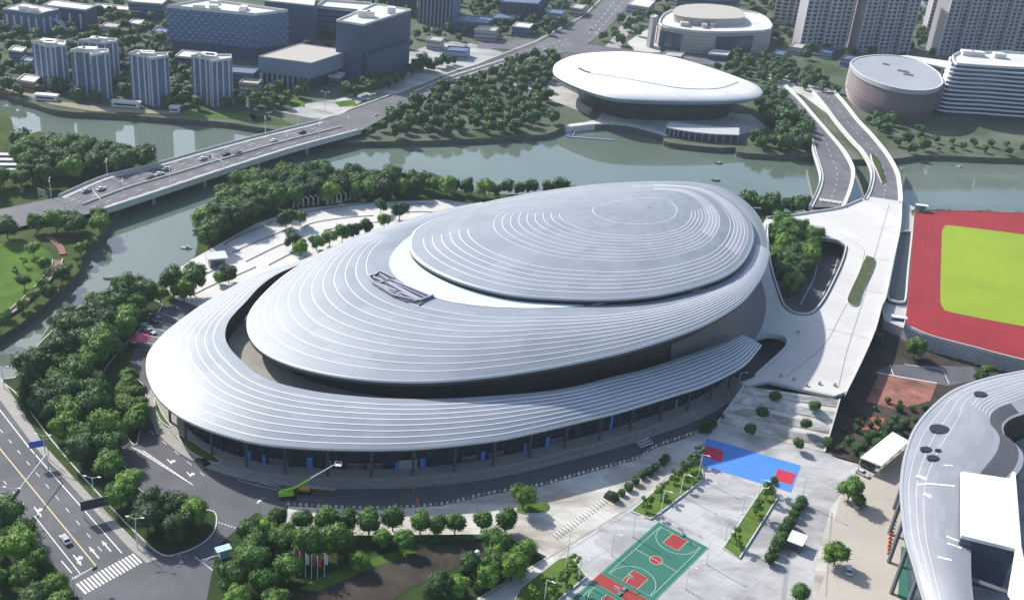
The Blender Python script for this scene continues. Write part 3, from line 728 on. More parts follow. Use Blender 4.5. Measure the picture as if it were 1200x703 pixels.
b = MB(); b.prism(dout, DZ - 1.1, DZ, 0, holes=[dh1], bottom=True, mside=1); dpart(b, 'deck_slab', [DECKM, DKW])
# parapets
def par(pts, z, wd=.45, h=.9, closed=False, smooth_n=3):
    q = cr([P(u, v, z) for u, v in pts], smooth_n, closed)
    if closed: q.append(q[0])
    bb = MB(); bb.ribbon(q, wd, h, thick=h); return bb
dpart(par(hole1, DZ, .5, .8, True), 'parapet', KERB); dpart(par(hole1, DZ, 1.5, .06, True), 'drain_strip', DARK)  # wider dark strip laid flat under the parapet, edging the opening
for hp in ([(961, 293), (958, 310), (954, 327), (938, 357)], [(982, 303), (975, 325), (964, 346)]): marks('kerb', [(hp, .5)], KERB, .2)
dpart(par([(893, 395), (900, 393), (915, 395), (922, 400), (921, 407), (914, 415), (900, 427.5), (885, 441)], DZ, .6, 1.0), 'parapet', KERB)
dpart(par([(1056.5, 236.3), (1055, 267), (1047, 305), (1038, 349), (1033, 360), (1025.4, 388), (1007.5, 429), (989.6, 465)], DZ, .3, 1.0), 'parapet', KERB)
dpart(par([(898, 256), (925, 253.5), (951, 249.5), (985, 244), (1010, 234)], DZ, .4, .9), 'parapet', KERB)
# joint lines on the deck
for pts in ([(1042, 240), (1025, 300), (1018, 330), (1008, 363), (993, 410), (983, 452)], [(985, 275), (1010, 290), (1012, 303), (1000, 340), (985, 370), (965, 405), (920, 442)], [(1018, 303), (1042, 305)], [(1000, 337), (1038, 345)], [(968, 385), (1020, 397)], [(903, 446), (978, 463)]):
    b = MB(); b.ribbon(cr([P(u, v, DZ) for u, v in pts], 4), .22, .03); dpart(b, 'joint_line', mat('joint_dark', (.18, .18, .18), .8) if 'joint_dark' not in bpy.data.materials else bpy.data.materials['joint_dark'])
for u, v in ((935, 390), (960, 450), (945, 452), (915, 441), (930, 445), (978, 452)):
    b = MB(); p = P(u, v, DZ); b.box((p.x, p.y, DZ + .5), (1.2, .5, 1.0), .7); dpart(b, 'planter_box', mat('rusty_box', (.45, .34, .25), .8) if 'rusty_box' not in bpy.data.materials else bpy.data.materials['rusty_box'])
# support columns below the deck edge
for u, v in ((1050, 270), (1042, 318), (1033, 352), (1020, 390), (1008, 420), (995, 446), (985, 330), (965, 372), (905, 436), (925, 415), (1000, 250), (1030, 245)):
    p = P(u, v, DZ) + Vector((-1.6, 0, 0)); b = MB(); b.tube([(p.x, p.y, 0 if v > 275 else -4), (p.x, p.y, DZ - 1.1)], .5, 8); dpart(b, 'column', CONC)
# deck lawn strip
b = MB(); q = crp([(1014, 303), (1018, 302), (1025, 306), (1021, 320), (1011, 340), (1006, 356), (1000, 359), (993, 355), (995, 345), (1004, 326)], 3, True, DZ)
b.prism(q, DZ, DZ + .7, 0, mside=1)
tag(b.build('deck_lawn', [mat('deck_lawn_grass', (.05, .075, .02), .9, noise=(.4, .4)), KERB]), 'long rounded strip of mown lawn with stone edge on the white deck', 'lawn bed')
# terraced steps: three flights between landings
L0, R0 = P(872, 452, DZ), P(984, 468, DZ); L1, R1 = P(838, 499, .0), P(966, 530, 0)
steps = thing('terrace_steps', 'weathered grey terraced steps with clipped bushes climbing to the white deck', 'steps', P(905, 490, 0)); SO = P(905, 490, 0)
STP = pavemat('worn_step_paving', (.6, .6, .58), (4, 2), R(-25), .85, dirt=(.19, .18, .16), nscale=.07, lo=.42, hi=.6)
STR = mat('step_riser', (.33, .33, .32), .8)
segs = []; zz = DZ; nland = 4
b = MB(); t = 0.0; prev = 0
prof = []   # (t, z)
for j in range(nland):
    t0 = j / nland
    for s in range(6): prof.append((t0 + .024 * s, DZ - (j * 6 + s + 1) * DZ / (nland * 6)))
prof.append((1.0, 0.02))
for i in range(len(prof) - 1):
    t0, z = prof[i]; t1 = prof[i + 1][0]
    a, c, d, e = V(L0.lerp(L1, t0), 0), V(R0.lerp(R1, t0), 0), V(R0.lerp(R1, t1), 0), V(L0.lerp(L1, t1), 0)
    z = max(z, .14); land = t1 - t0 > .1
    if land: bl2 = MB(); bl2.prism([(q.x - SO.x, q.y - SO.y) for q in (a, c, d, e)], 0, z); bl2.build('landing', PAVE if i % 2 else STP, steps)
    else:
        zp = prof[i - 1][1] if i else DZ; b.add([V(a, zp), V(c, zp), V(d, z), V(e, z), V(a, 0), V(c, 0), V(d, 0), V(e, 0)], [(3, 2, 1, 0), (0, 1, 5, 4), (2, 3, 7, 6), (1, 2, 6, 5), (3, 0, 4, 7)])
b.v = [tuple(Vector(v) - SO) for v in b.v]; b.build('step_flight', STP, steps)
for A_, B_ in ((L0, L1), (R0, R1)):
    bb = MB(); pts = [A_.lerp(B_, i / 8) for i in range(9)]; n_ = 9
    for i, p in enumerate(pts): p.z = DZ * (1 - i / 8) + .9
    bb.ribbon(pts, .5, -.5, thick=1.5); bb.v = [tuple(Vector(v) - SO) for v in bb.v]; bb.build('side_wall', KERB, steps)
# ------------------------------------------------------------------ twin ramps over the river
def roadway(name, label, Ledge, Redge, z0, z1, extra=None, lanes=True):
    th = thing(name, label, 'bridge', P(*Ledge[len(Ledge) // 2], 0)); O = P(*Ledge[len(Ledge) // 2], 0)
    n = len(Ledge); zf = lambda i: z0 + (z1 - z0) * i / (n - 1) if not callable(z0) else z0(i / (n - 1))
    Lp = cr([P(u, v, zf(i)) for i, (u, v) in enumerate(Ledge)], 6); Rp = cr([P(u, v, zf(i)) for i, (u, v) in enumerate(Redge)], 6)
    D = Vector((0, 0, 1.2)); b = MB(); b.grid([Lp, Rp]); b.grid([[p - D for p in Lp], Lp]); b.grid([Rp, [p - D for p in Rp]]); b.grid([[p - D for p in Rp], [p - D for p in Lp]])
    b.v = [tuple(Vector(v) - O) for v in b.v]; b.build('road_deck', ASPH2, th)
    for E_, s in ((Lp, -1), (Rp, 1)):
        inn_ = []
        for i, p in enumerate(E_):
            o_ = (Rp if s < 0 else Lp)[i]; inn_.append(p + (o_ - p).normalized() * .9)
        b = MB(); b.ribbon(inn_, 2.0, .5, thick=1.9); b.v = [tuple(Vector(v) - O) for v in b.v]; b.build('side_walk', KERB, th)
        b = MB(); b.ribbon([p + Vector((0, 0, 0)) for p in E_], .18, 1.3, thick=.8); b.v = [tuple(Vector(v) - O) for v in b.v]; b.build('parapet', LAMPW, th)
    mid = [(a + c) / 2 for a, c in zip(Lp, Rp)]
    if lanes:
        for i in range(0, len(mid) - 2, 2):
            b = MB(); b.ribbon([mid[i], mid[i].lerp(mid[i + 1], .8)], .2, .04); b.v = [tuple(Vector(v) - O) for v in b.v]; b.build('lane_dash', WHITE, th)
    for i in range(2, len(mid), 6):
        for q in (.3, .7):
            c = Lp[i].lerp(Rp[i], q); b = MB(); b.tube([(c.x, c.y, WZ - 2), (c.x, c.y, c.z - 1.2)], .6, 8); b.v = [tuple(Vector(v) - O) for v in b.v]; b.build('pier', CONC, th)
    return th, O, Lp, Rp
RA = roadway('curved_ramp', 'western curved road ramp with white kerbs sweeping over the river to the deck', [(900, 101), (918, 112), (928, 127), (946, 153), (953.5, 180), (961, 205), (958, 222), (948, 243)], [(921, 101), (938, 118), (957, 140), (983, 170), (993, 183), (1001, 201), (998, 222), (990, 243)], 1.0, 7.0)
RB = roadway('curved_ramp', 'eastern curved road ramp with a planted strip sweeping over the river to the deck', [(952, 108), (965, 124), (979, 143), (995, 162), (1011, 180), (1021, 202), (1018, 222), (1012, 234)], [(978, 108), (992, 124), (1006, 142), (1023, 160), (1040, 181), (1052, 202), (1056, 222), (1057, 238)], 1.0, 7.0)
b = MB(); q = G([(1020, 181), (1027, 185), (1033, 200), (1037, 213), (1033, 216), (1028, 203), (1022, 190)], 5.6)
b.prism(q, 3.9, 6.5, 0, mside=1); tag(b.build('median_planter', [GRASSM, KERB]), 'narrow planted median bed between the lanes of the eastern ramp', 'planter')
# expansion joint / barrier at the foot of the west ramp
b = MB()
for i in range(8):
    p = P(962 + i * 3.4, 235 + i * .5, DZ); b.box((p.x, p.y, DZ + .35), (.7, 3.2, .7), .2)
tag(b.build('speed_table', KERB), 'low pale barrier blocks across the foot of the western ramp', 'barrier')
# ------------------------------------------------------------------ dark channel beside the track
chan = thing('sunken_lightwell', 'long dark rounded lightwell with a white kerb between deck and red track', 'lightwell', P(1052, 320, 0)); CO = P(1052, 320, 0)
def cpart(b, name, m):
    b.v = [tuple(Vector(v) - CO) for v in b.v]; return b.build(name, m, chan)
cp = [(1054, 275), (1059, 272), (1067, 273), (1068, 278), (1064, 315), (1061, 350), (1057, 355), (1047, 354), (1040, 350), (1042, 335), (1049, 300)]
q = crp(cp, 3, True, 5.0)
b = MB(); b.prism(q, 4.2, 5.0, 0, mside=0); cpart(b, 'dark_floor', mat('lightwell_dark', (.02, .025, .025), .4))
cpart(par(cp, 5.2, .7, .9, True), 'kerb_rim', KERB)
b = MB(); b.prism(G([(1056, 236), (1072, 243), (1071, 262), (1068, 380), (1058, 384), (1036, 375), (1033, 360), (1047, 305), (1055, 267)], 4.2), 0, 4.2); tag(b.build('lower_terrace', [CONC]), 'grey concrete terrace between the deck and the red running track', 'terrace')
for u, v, l in ((1079, 247, 'blue and white shelter roof at the north corner of the red track'), (1052, 379, 'white equipment shelter at the south corner of the red track'),):
    t_ = thing('track_shelter', l, 'shelter', P(u, v, 6)); rz_ = -.1
    bb = MB(); bb.box((0, 0, 3.0), (6, 2.6, .2), rz_); bb.build('canopy', mat('shelter_roof', (.62, .66, .72), .5) if 'shelter_roof' not in bpy.data.materials else bpy.data.materials['shelter_roof'], t_)
    for sx in (-2.6, 2.6):
        for sy in (-1, 1):
            bb = MB(); bb.tube([(sx, sy, 0), (sx, sy, 2.95)], .09, 5); bb.build('post', STEEL, t_)
    bb = MB(); bb.box((0, 1.1, 1.5), (5.4, .08, 2.4)); bb.build('back_panel', mat('shelter_back', (.12, .2, .4), .4) if 'shelter_back' not in bpy.data.materials else bpy.data.materials['shelter_back'], t_)
# ------------------------------------------------------------------ running track on its podium
TZ = 6.0
track = thing('running_track', 'red rubber running track with bright green infield raised on a podium', 'running track', P(1130, 400, 0)); TO = P(1130, 400, 0)
def tpart(b, name, m, sm=False):
    b.v = [tuple(Vector(v) - TO) for v in b.v]; return b.build(name, m, track, sm)
RED = mat('red_track_rubber', (.27, .012, .018), .75, noise=(.05, .14)); 
TG = mat('infield_turf', (.235, .33, .012), .85, noise=(.035, .1))
tr_out = [(1071.5, 248), (1089, 248), (1130, 246.5), (1200, 249.5), (1330, 256), (1480, 330), (1420, 460), (1300, 445), (1200, 423.5), (1140, 408), (1094, 396), (1074, 388), (1060, 381), (1064, 350), (1068, 300)]
b = MB(); b.prism(crp(tr_out, 1, True, TZ), -1, TZ, 0, mside=1); tpart(b, 'podium', [RED, mat('podium_wall', (.42, .43, .46), .7, noise=(.3, .1))])
inf = [(1103.5, 285), (1104, 270), (1108, 265.5), (1116, 264.5), (1200, 275), (1300, 288), (1345, 300), (1360, 330), (1355, 370), (1330, 395), (1290, 397), (1200, 382.5), (1115, 366), (1106, 361), (1102, 352), (1102.5, 320)]
b = MB(); b.prism(crp(inf, 2, True, TZ), TZ, TZ + .05); tpart(b, 'infield', TG)
WL = mat('track_line', (.45, .1, .11), .7)
cc = P(1230, 325, TZ)
for k in range(1, 7):
    f = 1 + k * .022; q = [V(cc + (Vector((x, y, TZ)) - cc) * f, TZ) for x, y in crp(inf, 2, True, TZ)]; q.append(q[0]); b = MB(); b.ribbon(q, .07, .04); tpart(b, 'lane_line', WL)
fm = mat('fence_mesh_grey', (.35, .36, .38), .6)
b = MB(); q = cr([P(u, v, TZ) for u, v in [(1071.5, 248), (1089, 248), (1130, 246.5), (1200, 249.5), (1330, 256)]], 16)
for p in q[::2]: b.tube([p, p + Vector((0, 0, 2.6))], .07, 4)
for h in (.9, 1.8, 2.6): b.tube([p + Vector((0, 0, h)) for p in q], .05, 4)
b.v = [tuple(Vector(v) - Vector(q[0])) for v in b.v]; o_ = b.build('track_fence', fm); o_.location = q[0]; tag(o_, 'grey wire fence along the river edge of the red track', 'fence')
b = MB(); q = cr([P(u, v, TZ) for u, v in [(1060, 381), (1074, 388), (1094, 396), (1140, 408), (1200, 423.5), (1300, 445)]], 6)
b.ribbon(q, .5, .9, thick=1.2); tpart(b, 'south_parapet', KERB)
for i in range(4, len(q), 3):
    b = MB(); p = q[i]; b.box((p.x, p.y - .2, 1.9), (1.4, .5, 3.8), -.3); tpart(b, 'podium_pier', CONC)
for u, v in ((1078, 380), (1117, 399), (1123, 396), (1070, 395)):
    pass
# ------------------------------------------------------------------ sports courts
LINEW = mat('court_line_white', (.62, .72, .68), .6)
CG = mat('court_green', (.025, .15, .10), .7, noise=(.08, .12)); CR_ = mat('court_red', (.30, .03, .025), .7, noise=(.1, .1))
CBL = mat('court_blue', (.07, .24, .66), .7, noise=(.06, .1)); CPK = mat('court_pink_red', (.52, .02, .05), .7)
cT, cR_, cB, cL = [V(P(*p), 0) for p in ((771.5, 611.3), (830.4, 642), (767.7, 703), (703.7, 671.5))]
ex = (cL - cT); Ln = ex.length; ex.normalize(); ey = (cR_ - cT); Wn = ey.length; ey = (ey - ex * ey.dot(ex)).normalized()
def court(name, label, O, length, width, both=True):
    th = thing(name, label, 'basketball court', (O.x, O.y, 0)); q = lambda x, y, z=.1: (ex * x + ey * y + Vector((0, 0, z)))
    def rect(x0, x1, y0, y1, z): bb = MB(); bb.add([q(x0, y0, z), q(x1, y0, z), q(x1, y1, z), q(x0, y1, z)], [(0, 1, 2, 3) if ex.cross(ey).z > 0 else (3, 2, 1, 0)]); return bb
    rect(0, length, 0, width, .1).build('surface', CG, th)
    bb = MB(); bb.ribbon([q(.2, .2), q(length - .2, .2), q(length - .2, width - .2), q(.2, width - .2), q(.2, .2)], .1, .03)
    bb.build('border_line', mat('court_edge', (.2, .55, .45), .6) if 'court_edge' not in bpy.data.materials else bpy.data.materials['court_edge'], th)
    cy = width / 2; a0 = 1.6; L_ = length - 3.2
    def lines(pts, w_=.11): bb = MB(); bb.ribbon([q(*p) for p in pts], w_, .035); bb.build('court_line', LINEW, th)
    lines([(a0, 1.6), (a0 + L_, 1.6), (a0 + L_, width - 1.6), (a0, width - 1.6), (a0, 1.6)])
    lines([(length / 2, 1.6), (length / 2, width - 1.6)])
    circ = lambda x, y, r_, s=0, e=2 * math.pi, n=24: [(x + r_ * math.cos(s + (e - s) * i / n), y + r_ * math.sin(s + (e - s) * i / n)) for i in range(n + 1)]
    bb = MB(); bb.add([q(*p, .125) for p in circ(length / 2, cy, 1.8)[:-1]], [tuple(range(24)) if ex.cross(ey).z > 0 else tuple(range(24))[::-1]]); bb.build('centre_circle', CR_, th)
    lines(circ(length / 2, cy, 1.8))
    for s in (0, 1):
        X = (lambda x: a0 + x) if s == 0 else (lambda x: a0 + L_ - x)
        x0, x1 = sorted((X(0), X(5.8))); rect(x0, x1, cy - 2.45, cy + 2.45, .12).build('key_area', CR_, th)
        lines([(X(0), cy - 2.45), (X(5.8), cy - 2.45), (X(5.8), cy + 2.45), (X(0), cy + 2.45)])
        arc = [(X(1.5 + 6.3 * math.cos(t)), cy + 6.3 * math.sin(t)) for t in [(-1.45 + 2.9 * i / 24) for i in range(25)]]
        lines([(X(0), cy - 6.3)] + arc + [(X(0), cy + 6.3)])
    return th
court('basketball_court', 'green basketball court with red keys, the whole one, further from the street', cT, Ln, Wn)
c2 = cT + ex * (Ln + 4.2)
court('basketball_court', 'green basketball court cut off by the bottom edge of the photo', c2, 30, Wn)
b = MB(); O2 = cT + ex * Ln; q = [O2, O2 + ex * 4.2, O2 + ex * 4.2 + ey * Wn, O2 + ey * Wn]; b.add([(p.x, p.y, .11) for p in q], [(0, 1, 2, 3) if ex.cross(ey).z > 0 else (3, 2, 1, 0)])
tag(b.build('court_strip', CR_), 'dark red painted strip between the two green courts', 'court strip')
def hoop(label, O, d):
    th = thing('basketball_hoop', label, 'basketball hoop', O, 0, 'hoops on the green courts'); bb = MB(); z = Vector((0, 0, 1))
    bb.box((0, 0, .25), (1.6, .9, .5), math.atan2(d.y, d.x)); bb.build('base', mat('hoop_base', (.08, .3, .24), .6) if 'hoop_base' not in bpy.data.materials else bpy.data.materials['hoop_base'], th)
    bb = MB(); bb.tube([(0, 0, .4), d * .5 + z * 2.6, d * 1.9 + z * 3.2], .12, 6); bb.build('arm', STEEL, th)
    bb = MB(); bb.box(tuple(d * 2.0 + z * 3.4), (.08, 1.8, 1.1), math.atan2(d.y, d.x)); bb.build('backboard', LAMPW, th)
    bb = MB(); c = d * 2.35 + z * 3.05; bb.tube([c + Vector((math.cos(t), math.sin(t), 0)) * .24 for t in [i * math.pi / 4 for i in range(9)]], .03, 4); bb.build('rim', mat('rim_orange', (.7, .15, .03), .5) if 'rim_orange' not in bpy.data.materials else bpy.data.materials['rim_orange'], th)
my = ey * (Wn / 2)
hoop('basketball hoop at the north end of the whole green court', cT + my + ex * .4, ex)
hoop('basketball hoop at the street end of the whole green court beside the red strip', O2 + my + ex * 1.0, -ex)
hoop('basketball hoop of the cut-off green court standing by the red strip', O2 + my + ex * 3.4, ex)
# blue court
bA, bB_, bC, bD = [V(P(*p), 0) for p in ((828, 513.5), (938.5, 545.5), (927, 577), (820, 545))]
th = thing('blue_court', 'bright blue sports court with two red rectangles on the pale plaza', 'sports court', bA)
def quadpart(name, pts, z, m, par_, O):
    bb = MB(); v_ = [V(p - O, z) for p in pts]; cr_ = (v_[1] - v_[0]).cross(v_[2] - v_[0]).z; bb.add(v_, [(0, 1, 2, 3) if cr_ > 0 else (3, 2, 1, 0)]); return bb.build(name, m, par_)
quadpart('surface', (bA, bB_, bC, bD), .1, CBL, th, bA)
bl = lambda s, t: bA.lerp(bB_, s).lerp(bD.lerp(bC, s), t)
quadpart('key_area', (bl(.01, .28), bl(.21, .28), bl(.21, .68), bl(.01, .68)), .13, CPK, th, bA)
quadpart('key_area', (bl(.79, .35), bl(.98, .35), bl(.98, .75), bl(.79, .75)), .13, CPK, th, bA)
# planted raised beds
def gbed(label, pts, h=.5):
    th = thing('lawn_bed', label, 'lawn bed', P(*pts[0])); O = P(*pts[0]); poly = [(x - O.x, y - O.y) for x, y in G(pts)]
    bb = MB(); bb.prism(poly, 0, h); bb.build('turf', mat('bed_turf', (.06, .12, .012), .9, noise=(.3, .4, (.11, .18, .02))) if 'bed_turf' not in bpy.data.materials else bpy.data.materials['bed_turf'], th)
    bb = MB(); q = [Vector((x, y, h)) for x, y in poly]; q.append(q[0]); bb.ribbon(q, .35, .08, thick=h); bb.build('kerb', KERB, th)
gbed('rectangular lawn bed with white kerb between the blue court and the whole green court', [(739.5, 600), (762, 609), (774, 601), (824, 562.5), (822, 541), (802, 546)])
gbed('rectangular lawn bed with young trees east of the whole green court', [(847, 643), (866, 655), (911, 584), (905, 573), (893, 574)])
gbed('rectangular lawn bed west of the cut-off green court at the bottom of the photo', [(651, 706), (687, 677), (670, 653), (655, 656), (610, 690), (600, 710)])
b = MB(); b.prism(crp([(606, 600), (612, 592), (640, 590), (642, 597), (630, 602)], 3, True), 0, .4, 0, mside=1); tag(b.build('lawn_bed', [GRASS, KERB]), 'small rounded lawn bed round the single plaza tree', 'lawn bed')
# sunken service ramp among the southern trees
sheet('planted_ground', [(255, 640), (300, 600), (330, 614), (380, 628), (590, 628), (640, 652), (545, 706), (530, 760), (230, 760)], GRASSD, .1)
sheet('service_road', [(352, 703), (420, 672), (500, 640), (590, 634), (600, 645), (545, 660), (480, 690), (440, 715), (340, 730)], SOIL, .16)
sheet('lawn', [(352, 690), (362, 682), (420, 658), (480, 642), (492, 646), (430, 668), (370, 694)], GRASS, .2)
b = MB(); b.prism(G([(330, 628), (400, 631), (592, 629), (592, 634), (400, 637), (330, 634)]), 0, 1.1); tag(b.build('hedge', LEAFS[2]), 'long clipped dark hedge along the south edge of the pale plaza', 'hedge')
# ------------------------------------------------------------------ main road bridge and avenue
def poly3(pts, z): return [P(u, v, z) for u, v in pts]
brg = thing('road_bridge', 'wide multi-lane grey road bridge with white parapets crossing the river', 'bridge', P(230, 215, 0)); BO = P(230, 215, 0)
def bp(b, name, m, sm=False):
    b.v = [tuple(Vector(v) - BO) for v in b.v]; return b.build(name, m, brg, sm)
BZ = 3.0
N_ = [(119.5, 248), (175, 229.8), (235, 209.8), (300, 188.5), (354, 172), (423, 153.6)]; F_ = [(69, 231), (123, 208), (176.6, 195), (230, 180), (300, 161), (374, 143)]
Np = cr(poly3(N_, BZ), 6); Fp = cr(poly3(F_, BZ), 6)
D = Vector((0, 0, 1.3)); b = MB(); b.grid([Fp, Np], flip=True); b.grid([Np, [p - D for p in Np]], flip=True); b.grid([[p - D for p in Fp], Fp], flip=True); b.grid([[p - D for p in Np], [p - D for p in Fp]], flip=True); bp(b, 'bridge_deck', ASPH2)
for E_, O_ in ((Np, Fp), (Fp, Np)):
    b = MB(); b.ribbon([p + (o - p).normalized() * 1.6 for p, o in zip(E_, O_)], 3.2, .25, thick=.25); bp(b, 'side_walk', CONC)
    b = MB(); b.ribbon([p + (p - o).normalized() * .1 for p, o in zip(E_, O_)], .3, 1.2, thick=2.9); bp(b, 'parapet', KERB)
b = MB(); b.ribbon([p.lerp(o, .45) for p, o in zip(Np, Fp)], .45, .7, thick=.7); bp(b, 'median_barrier', KERB)
for f in (.14, .27, .60, .73, .86):
    for i in range(0, len(Np) - 1, 1):
        if i % 2 == 0: b = MB(); a = Np[i].lerp(Fp[i], f); c = Np[i + 1].lerp(Fp[i + 1], f); b.ribbon([a, a.lerp(c, .7)], .22, .04); bp(b, 'lane_dash', WHITE)
for i in (7, 13, 19, 25):
    for f in (.1, .35, .65, .9):
        c = Np[min(i, len(Np) - 1)].lerp(Fp[min(i, len(Fp) - 1)], f); b = MB(); b.tube([(c.x, c.y, WZ - 3), (c.x, c.y, BZ - 1.3)], .8, 8); bp(b, 'pier', CONC)
# approach west of the bridge and avenue north of it (embankment falling to grade)
def road_poly(pts, m, z): 
    b = MB(); b.prism(G(pts, z), -1, z); tag(b.build('road', m), kind='structure')
b = MB(); q = [P(119.5, 248, BZ), P(69, 231, BZ), P(20, 241, 1.5), P(-60, 258, .4), P(-60, 285, .4), P(40, 262, 1.5)]
b.add(q, [(0, 1, 2, 5), (5, 2, 3, 4)]); tag(b.build('road', ASPH2), kind='structure')
b = MB(); ZA = .3
av = [P(374, 143, BZ), P(423, 153.6, BZ), P(470, 127, 2.), P(530, 97, .8), P(600, 74, ZA), P(679, 59, ZA), P(710, 36, ZA), P(745, -3, ZA), P(790, -60, ZA), P(740, -60, ZA), P(705, 0, ZA), P(684, 20, ZA), P(628, 50, ZA), P(571, 72, ZA), P(520, 89.6, .8), P(450, 116, 2.)]
b.add(av, [(0, 1, 2, 15), (15, 2, 3, 14), (14, 3, 4, 13), (13, 4, 5, 12), (12, 5, 6, 11), (11, 6, 7, 10), (10, 7, 8, 9)]); tag(b.build('road', ASPH2), kind='structure')
sheet('road', [(560, 49), (640, 46), (760, 62), (850, 72), (850, 78), (700, 66), (640, 60), (560, 57)], ASPH2, .25)
marks('road_marking', [([(374, 143.5), (450, 116.5), (520, 90), (571, 72.5), (628, 50.5), (684, 20.5), (705, 0)], .8), ([(428, 151), (472, 125), (530, 96), (600, 73)], .7), ([(400, 147), (460, 121), (525, 93), (590, 72)], .9)], KERB, 1.5)
for pts in ([(700, 66), (718, 45), (735, 20), (760, -5), (772, -5), (745, 25), (728, 55), (722, 66)], [(330, 165), (300, 140)],):
    if len(pts) > 3: sheet('side_street', pts, mat('light_street', (.33, .33, .33), .8), .2)
sheet('plaza', [(478, 62), (520, 48), (555, 52), (590, 62), (560, 76), (520, 88), (480, 108), (425, 118), (400, 135), (370, 140), (330, 132), (360, 122), (420, 112), (476, 90)], pavemat('pale_square', (.46, .46, .44), (12, 12), .3, .8, dirt=(.12, .13, .12), nscale=.04), .12)
sheet('plaza', [(715, 118), (785, 125), (880, 135), (900, 150), (860, 160), (780, 156), (735, 147), (700, 146), (668, 148), (700, 140)], mat('shore_paving', (.48, .47, .44), .8, noise=(.05, .3)), .12)
sheet('plaza', [(640, 92), (700, 122), (690, 135), (600, 100)], mat('dome_square', (.4, .4, .38), .8, noise=(.05, .3)), .13)
sheet('plaza', [(752, 38), (772, 30), (774, 62), (745, 62), (735, 50)], mat('museum_square', (.5, .49, .46), .8), .13)
sheet('plaza', [(905, 76), (960, 92), (985, 120), (1000, 136), (975, 138), (940, 112), (900, 96)], mat('walk_paving', (.5, .5, .48), .8, noise=(.06, .3)), .13)
sheet('lawn', [(300, 112), (355, 118), (358, 126), (310, 122)], GRASS, .14); sheet('lawn', [(290, 134), (330, 140), (345, 147), (300, 146)], GRASSM, .14)
sheet('lawn', [(392, 120), (415, 117), (418, 124), (398, 126)], GRASS, .14); sheet('lawn', [(215, 130), (300, 135), (300, 142), (215, 136)], GRASS, .14)
sheet('lawn', [(95, 124), (150, 128), (190, 130), (190, 136), (100, 132)], GRASSM, .14)
sheet('promenade', [(0, 96), (40, 106), (75, 120), (120, 126), (205, 131), (205, 134.5), (110, 131), (60, 123), (36, 114), (0, 104)], mat('promenade_tan', (.27, .22, .17), .85), .2)
b = MB(); b.prism(crp([(664, 150), (668, 146.5), (700, 143.5), (735, 145.5), (770, 153), (782, 158), (780, 160), (766, 155.5), (735, 148), (700, 146.3)], 3, True), WZ, .5); tag(b.build('quay', KERB), 'curved white quay edge along the far shore', 'quay')
# ------------------------------------------------------------------ building kit
def solve_h(u, v, vb):
    lo, hi = 0.0, 190.0
    for _ in range(40):
        m = (lo + hi) / 2; p = P(u, v, m)
        if PX((p.x, p.y, 0))[1] < vb: lo = m
        else: hi = m
    return lo
def foot(roof, h): return [Vector((p.x, p.y, 0)) for p in (P(u, v, h) for u, v in roof)]
class Bld:
    def __init__(s, name, label, roof, vbase=None, h=None, group=None, cat='building', rnd=0):
        if rnd: roof = [(p.x, p.y) for p in cr([Vector((u, v, 0)) for u, v in roof], rnd, True)]
        s.h = h if h else solve_h(roof[0][0], roof[0][1], vbase); s.f = foot(roof, s.h)
        n = len(s.f); a = sum(s.f[i].x * s.f[(i + 1) % n].y - s.f[(i + 1) % n].x * s.f[i].y for i in range(n))
        if a < 0: s.f = s.f[::-1]
        s.O = sum(s.f, Vector()) / n; s.t = thing(name, label, cat, s.O, 0, group); s.f = [p - s.O for p in s.f]
    def scaled(s, k): return [(p.x * k, p.y * k) for p in s.f]
    def body(s, m, z0=0, z1=None, k=1, name='wall'):
        b = MB(); b.prism(s.scaled(k), z0, z1 or s.h); return b.build(name, m, s.t)
    def roof(s, m, th=.8, k=1.0, over=0.0):
        b = MB(); b.prism(s.scaled(k), s.h, s.h + .15)
        b.build('roof', m, s.t); b = MB(); q = [Vector((x, y, s.h)) for x, y in s.scaled(.985 * k)]; q += q[:2]; b.ribbon(q, .6, th, thick=th + .1); b.build('roof_parapet', m, s.t)
    def edge(s, i): return s.f[i % len(s.f)], s.f[(i + 1) % len(s.f)]
    def fins(s, edges, n, w_, dep, z0, z1, m, name='facade_fins', off=0.0):
        b = MB()
        for i in edges:
            a, c = s.edge(i); d = (c - a); L = d.length; d.normalize(); nr = Vector((d.y, -d.x, 0)); k = n if n else int(L / 3)
            if n and isinstance(n, float): k = max(2, int(L / n))
            for j in range(k):
                p = a + d * L * (j + .5) / k + nr * (dep / 2 + off); b.box((p.x, p.y, (z0 + z1) / 2), (w_, dep, z1 - z0), math.atan2(d.y, d.x))
        return b.build(name, m, s.t)
    def bands(s, edges, step, th, dep, z0, z1, m, name='floor_bands', off=0.0):
        b = MB()
        for i in edges:
            a, c = s.edge(i); d = (c - a); L = d.length; d.normalize(); nr = Vector((d.y, -d.x, 0)); z = z0; mid = (a + c) / 2 + nr * (dep / 2 + off)
            while z < z1: b.box((mid.x, mid.y, z), (L, dep, th), math.atan2(d.y, d.x)); z += step
        return b.build(name, m, s.t)
    def units(s, n, m, sc=.5, hh=2.5, seed=1):
        rr = random.Random(seed)
        for i in range(n):
            k = rr.uniform(.1, .7) * sc * 2; p = s.f[i % len(s.f)] * min(.7, k) ; b = MB(); b.box((p.x, p.y, s.h + hh / 2), (rr.uniform(3, 8), rr.uniform(3, 6), hh), rr.uniform(0, .3)); b.build('rooftop_unit', m, s.t)
BW = mat('blue_grey_wall', (.10, .145, .235), .6, noise=(.05, .08)); BWL = mat('pale_blue_wall', (.28, .34, .45), .6, noise=(.05, .06)); RW = mat('roof_white', (.62, .61, .58), .8, noise=(.05, .1))
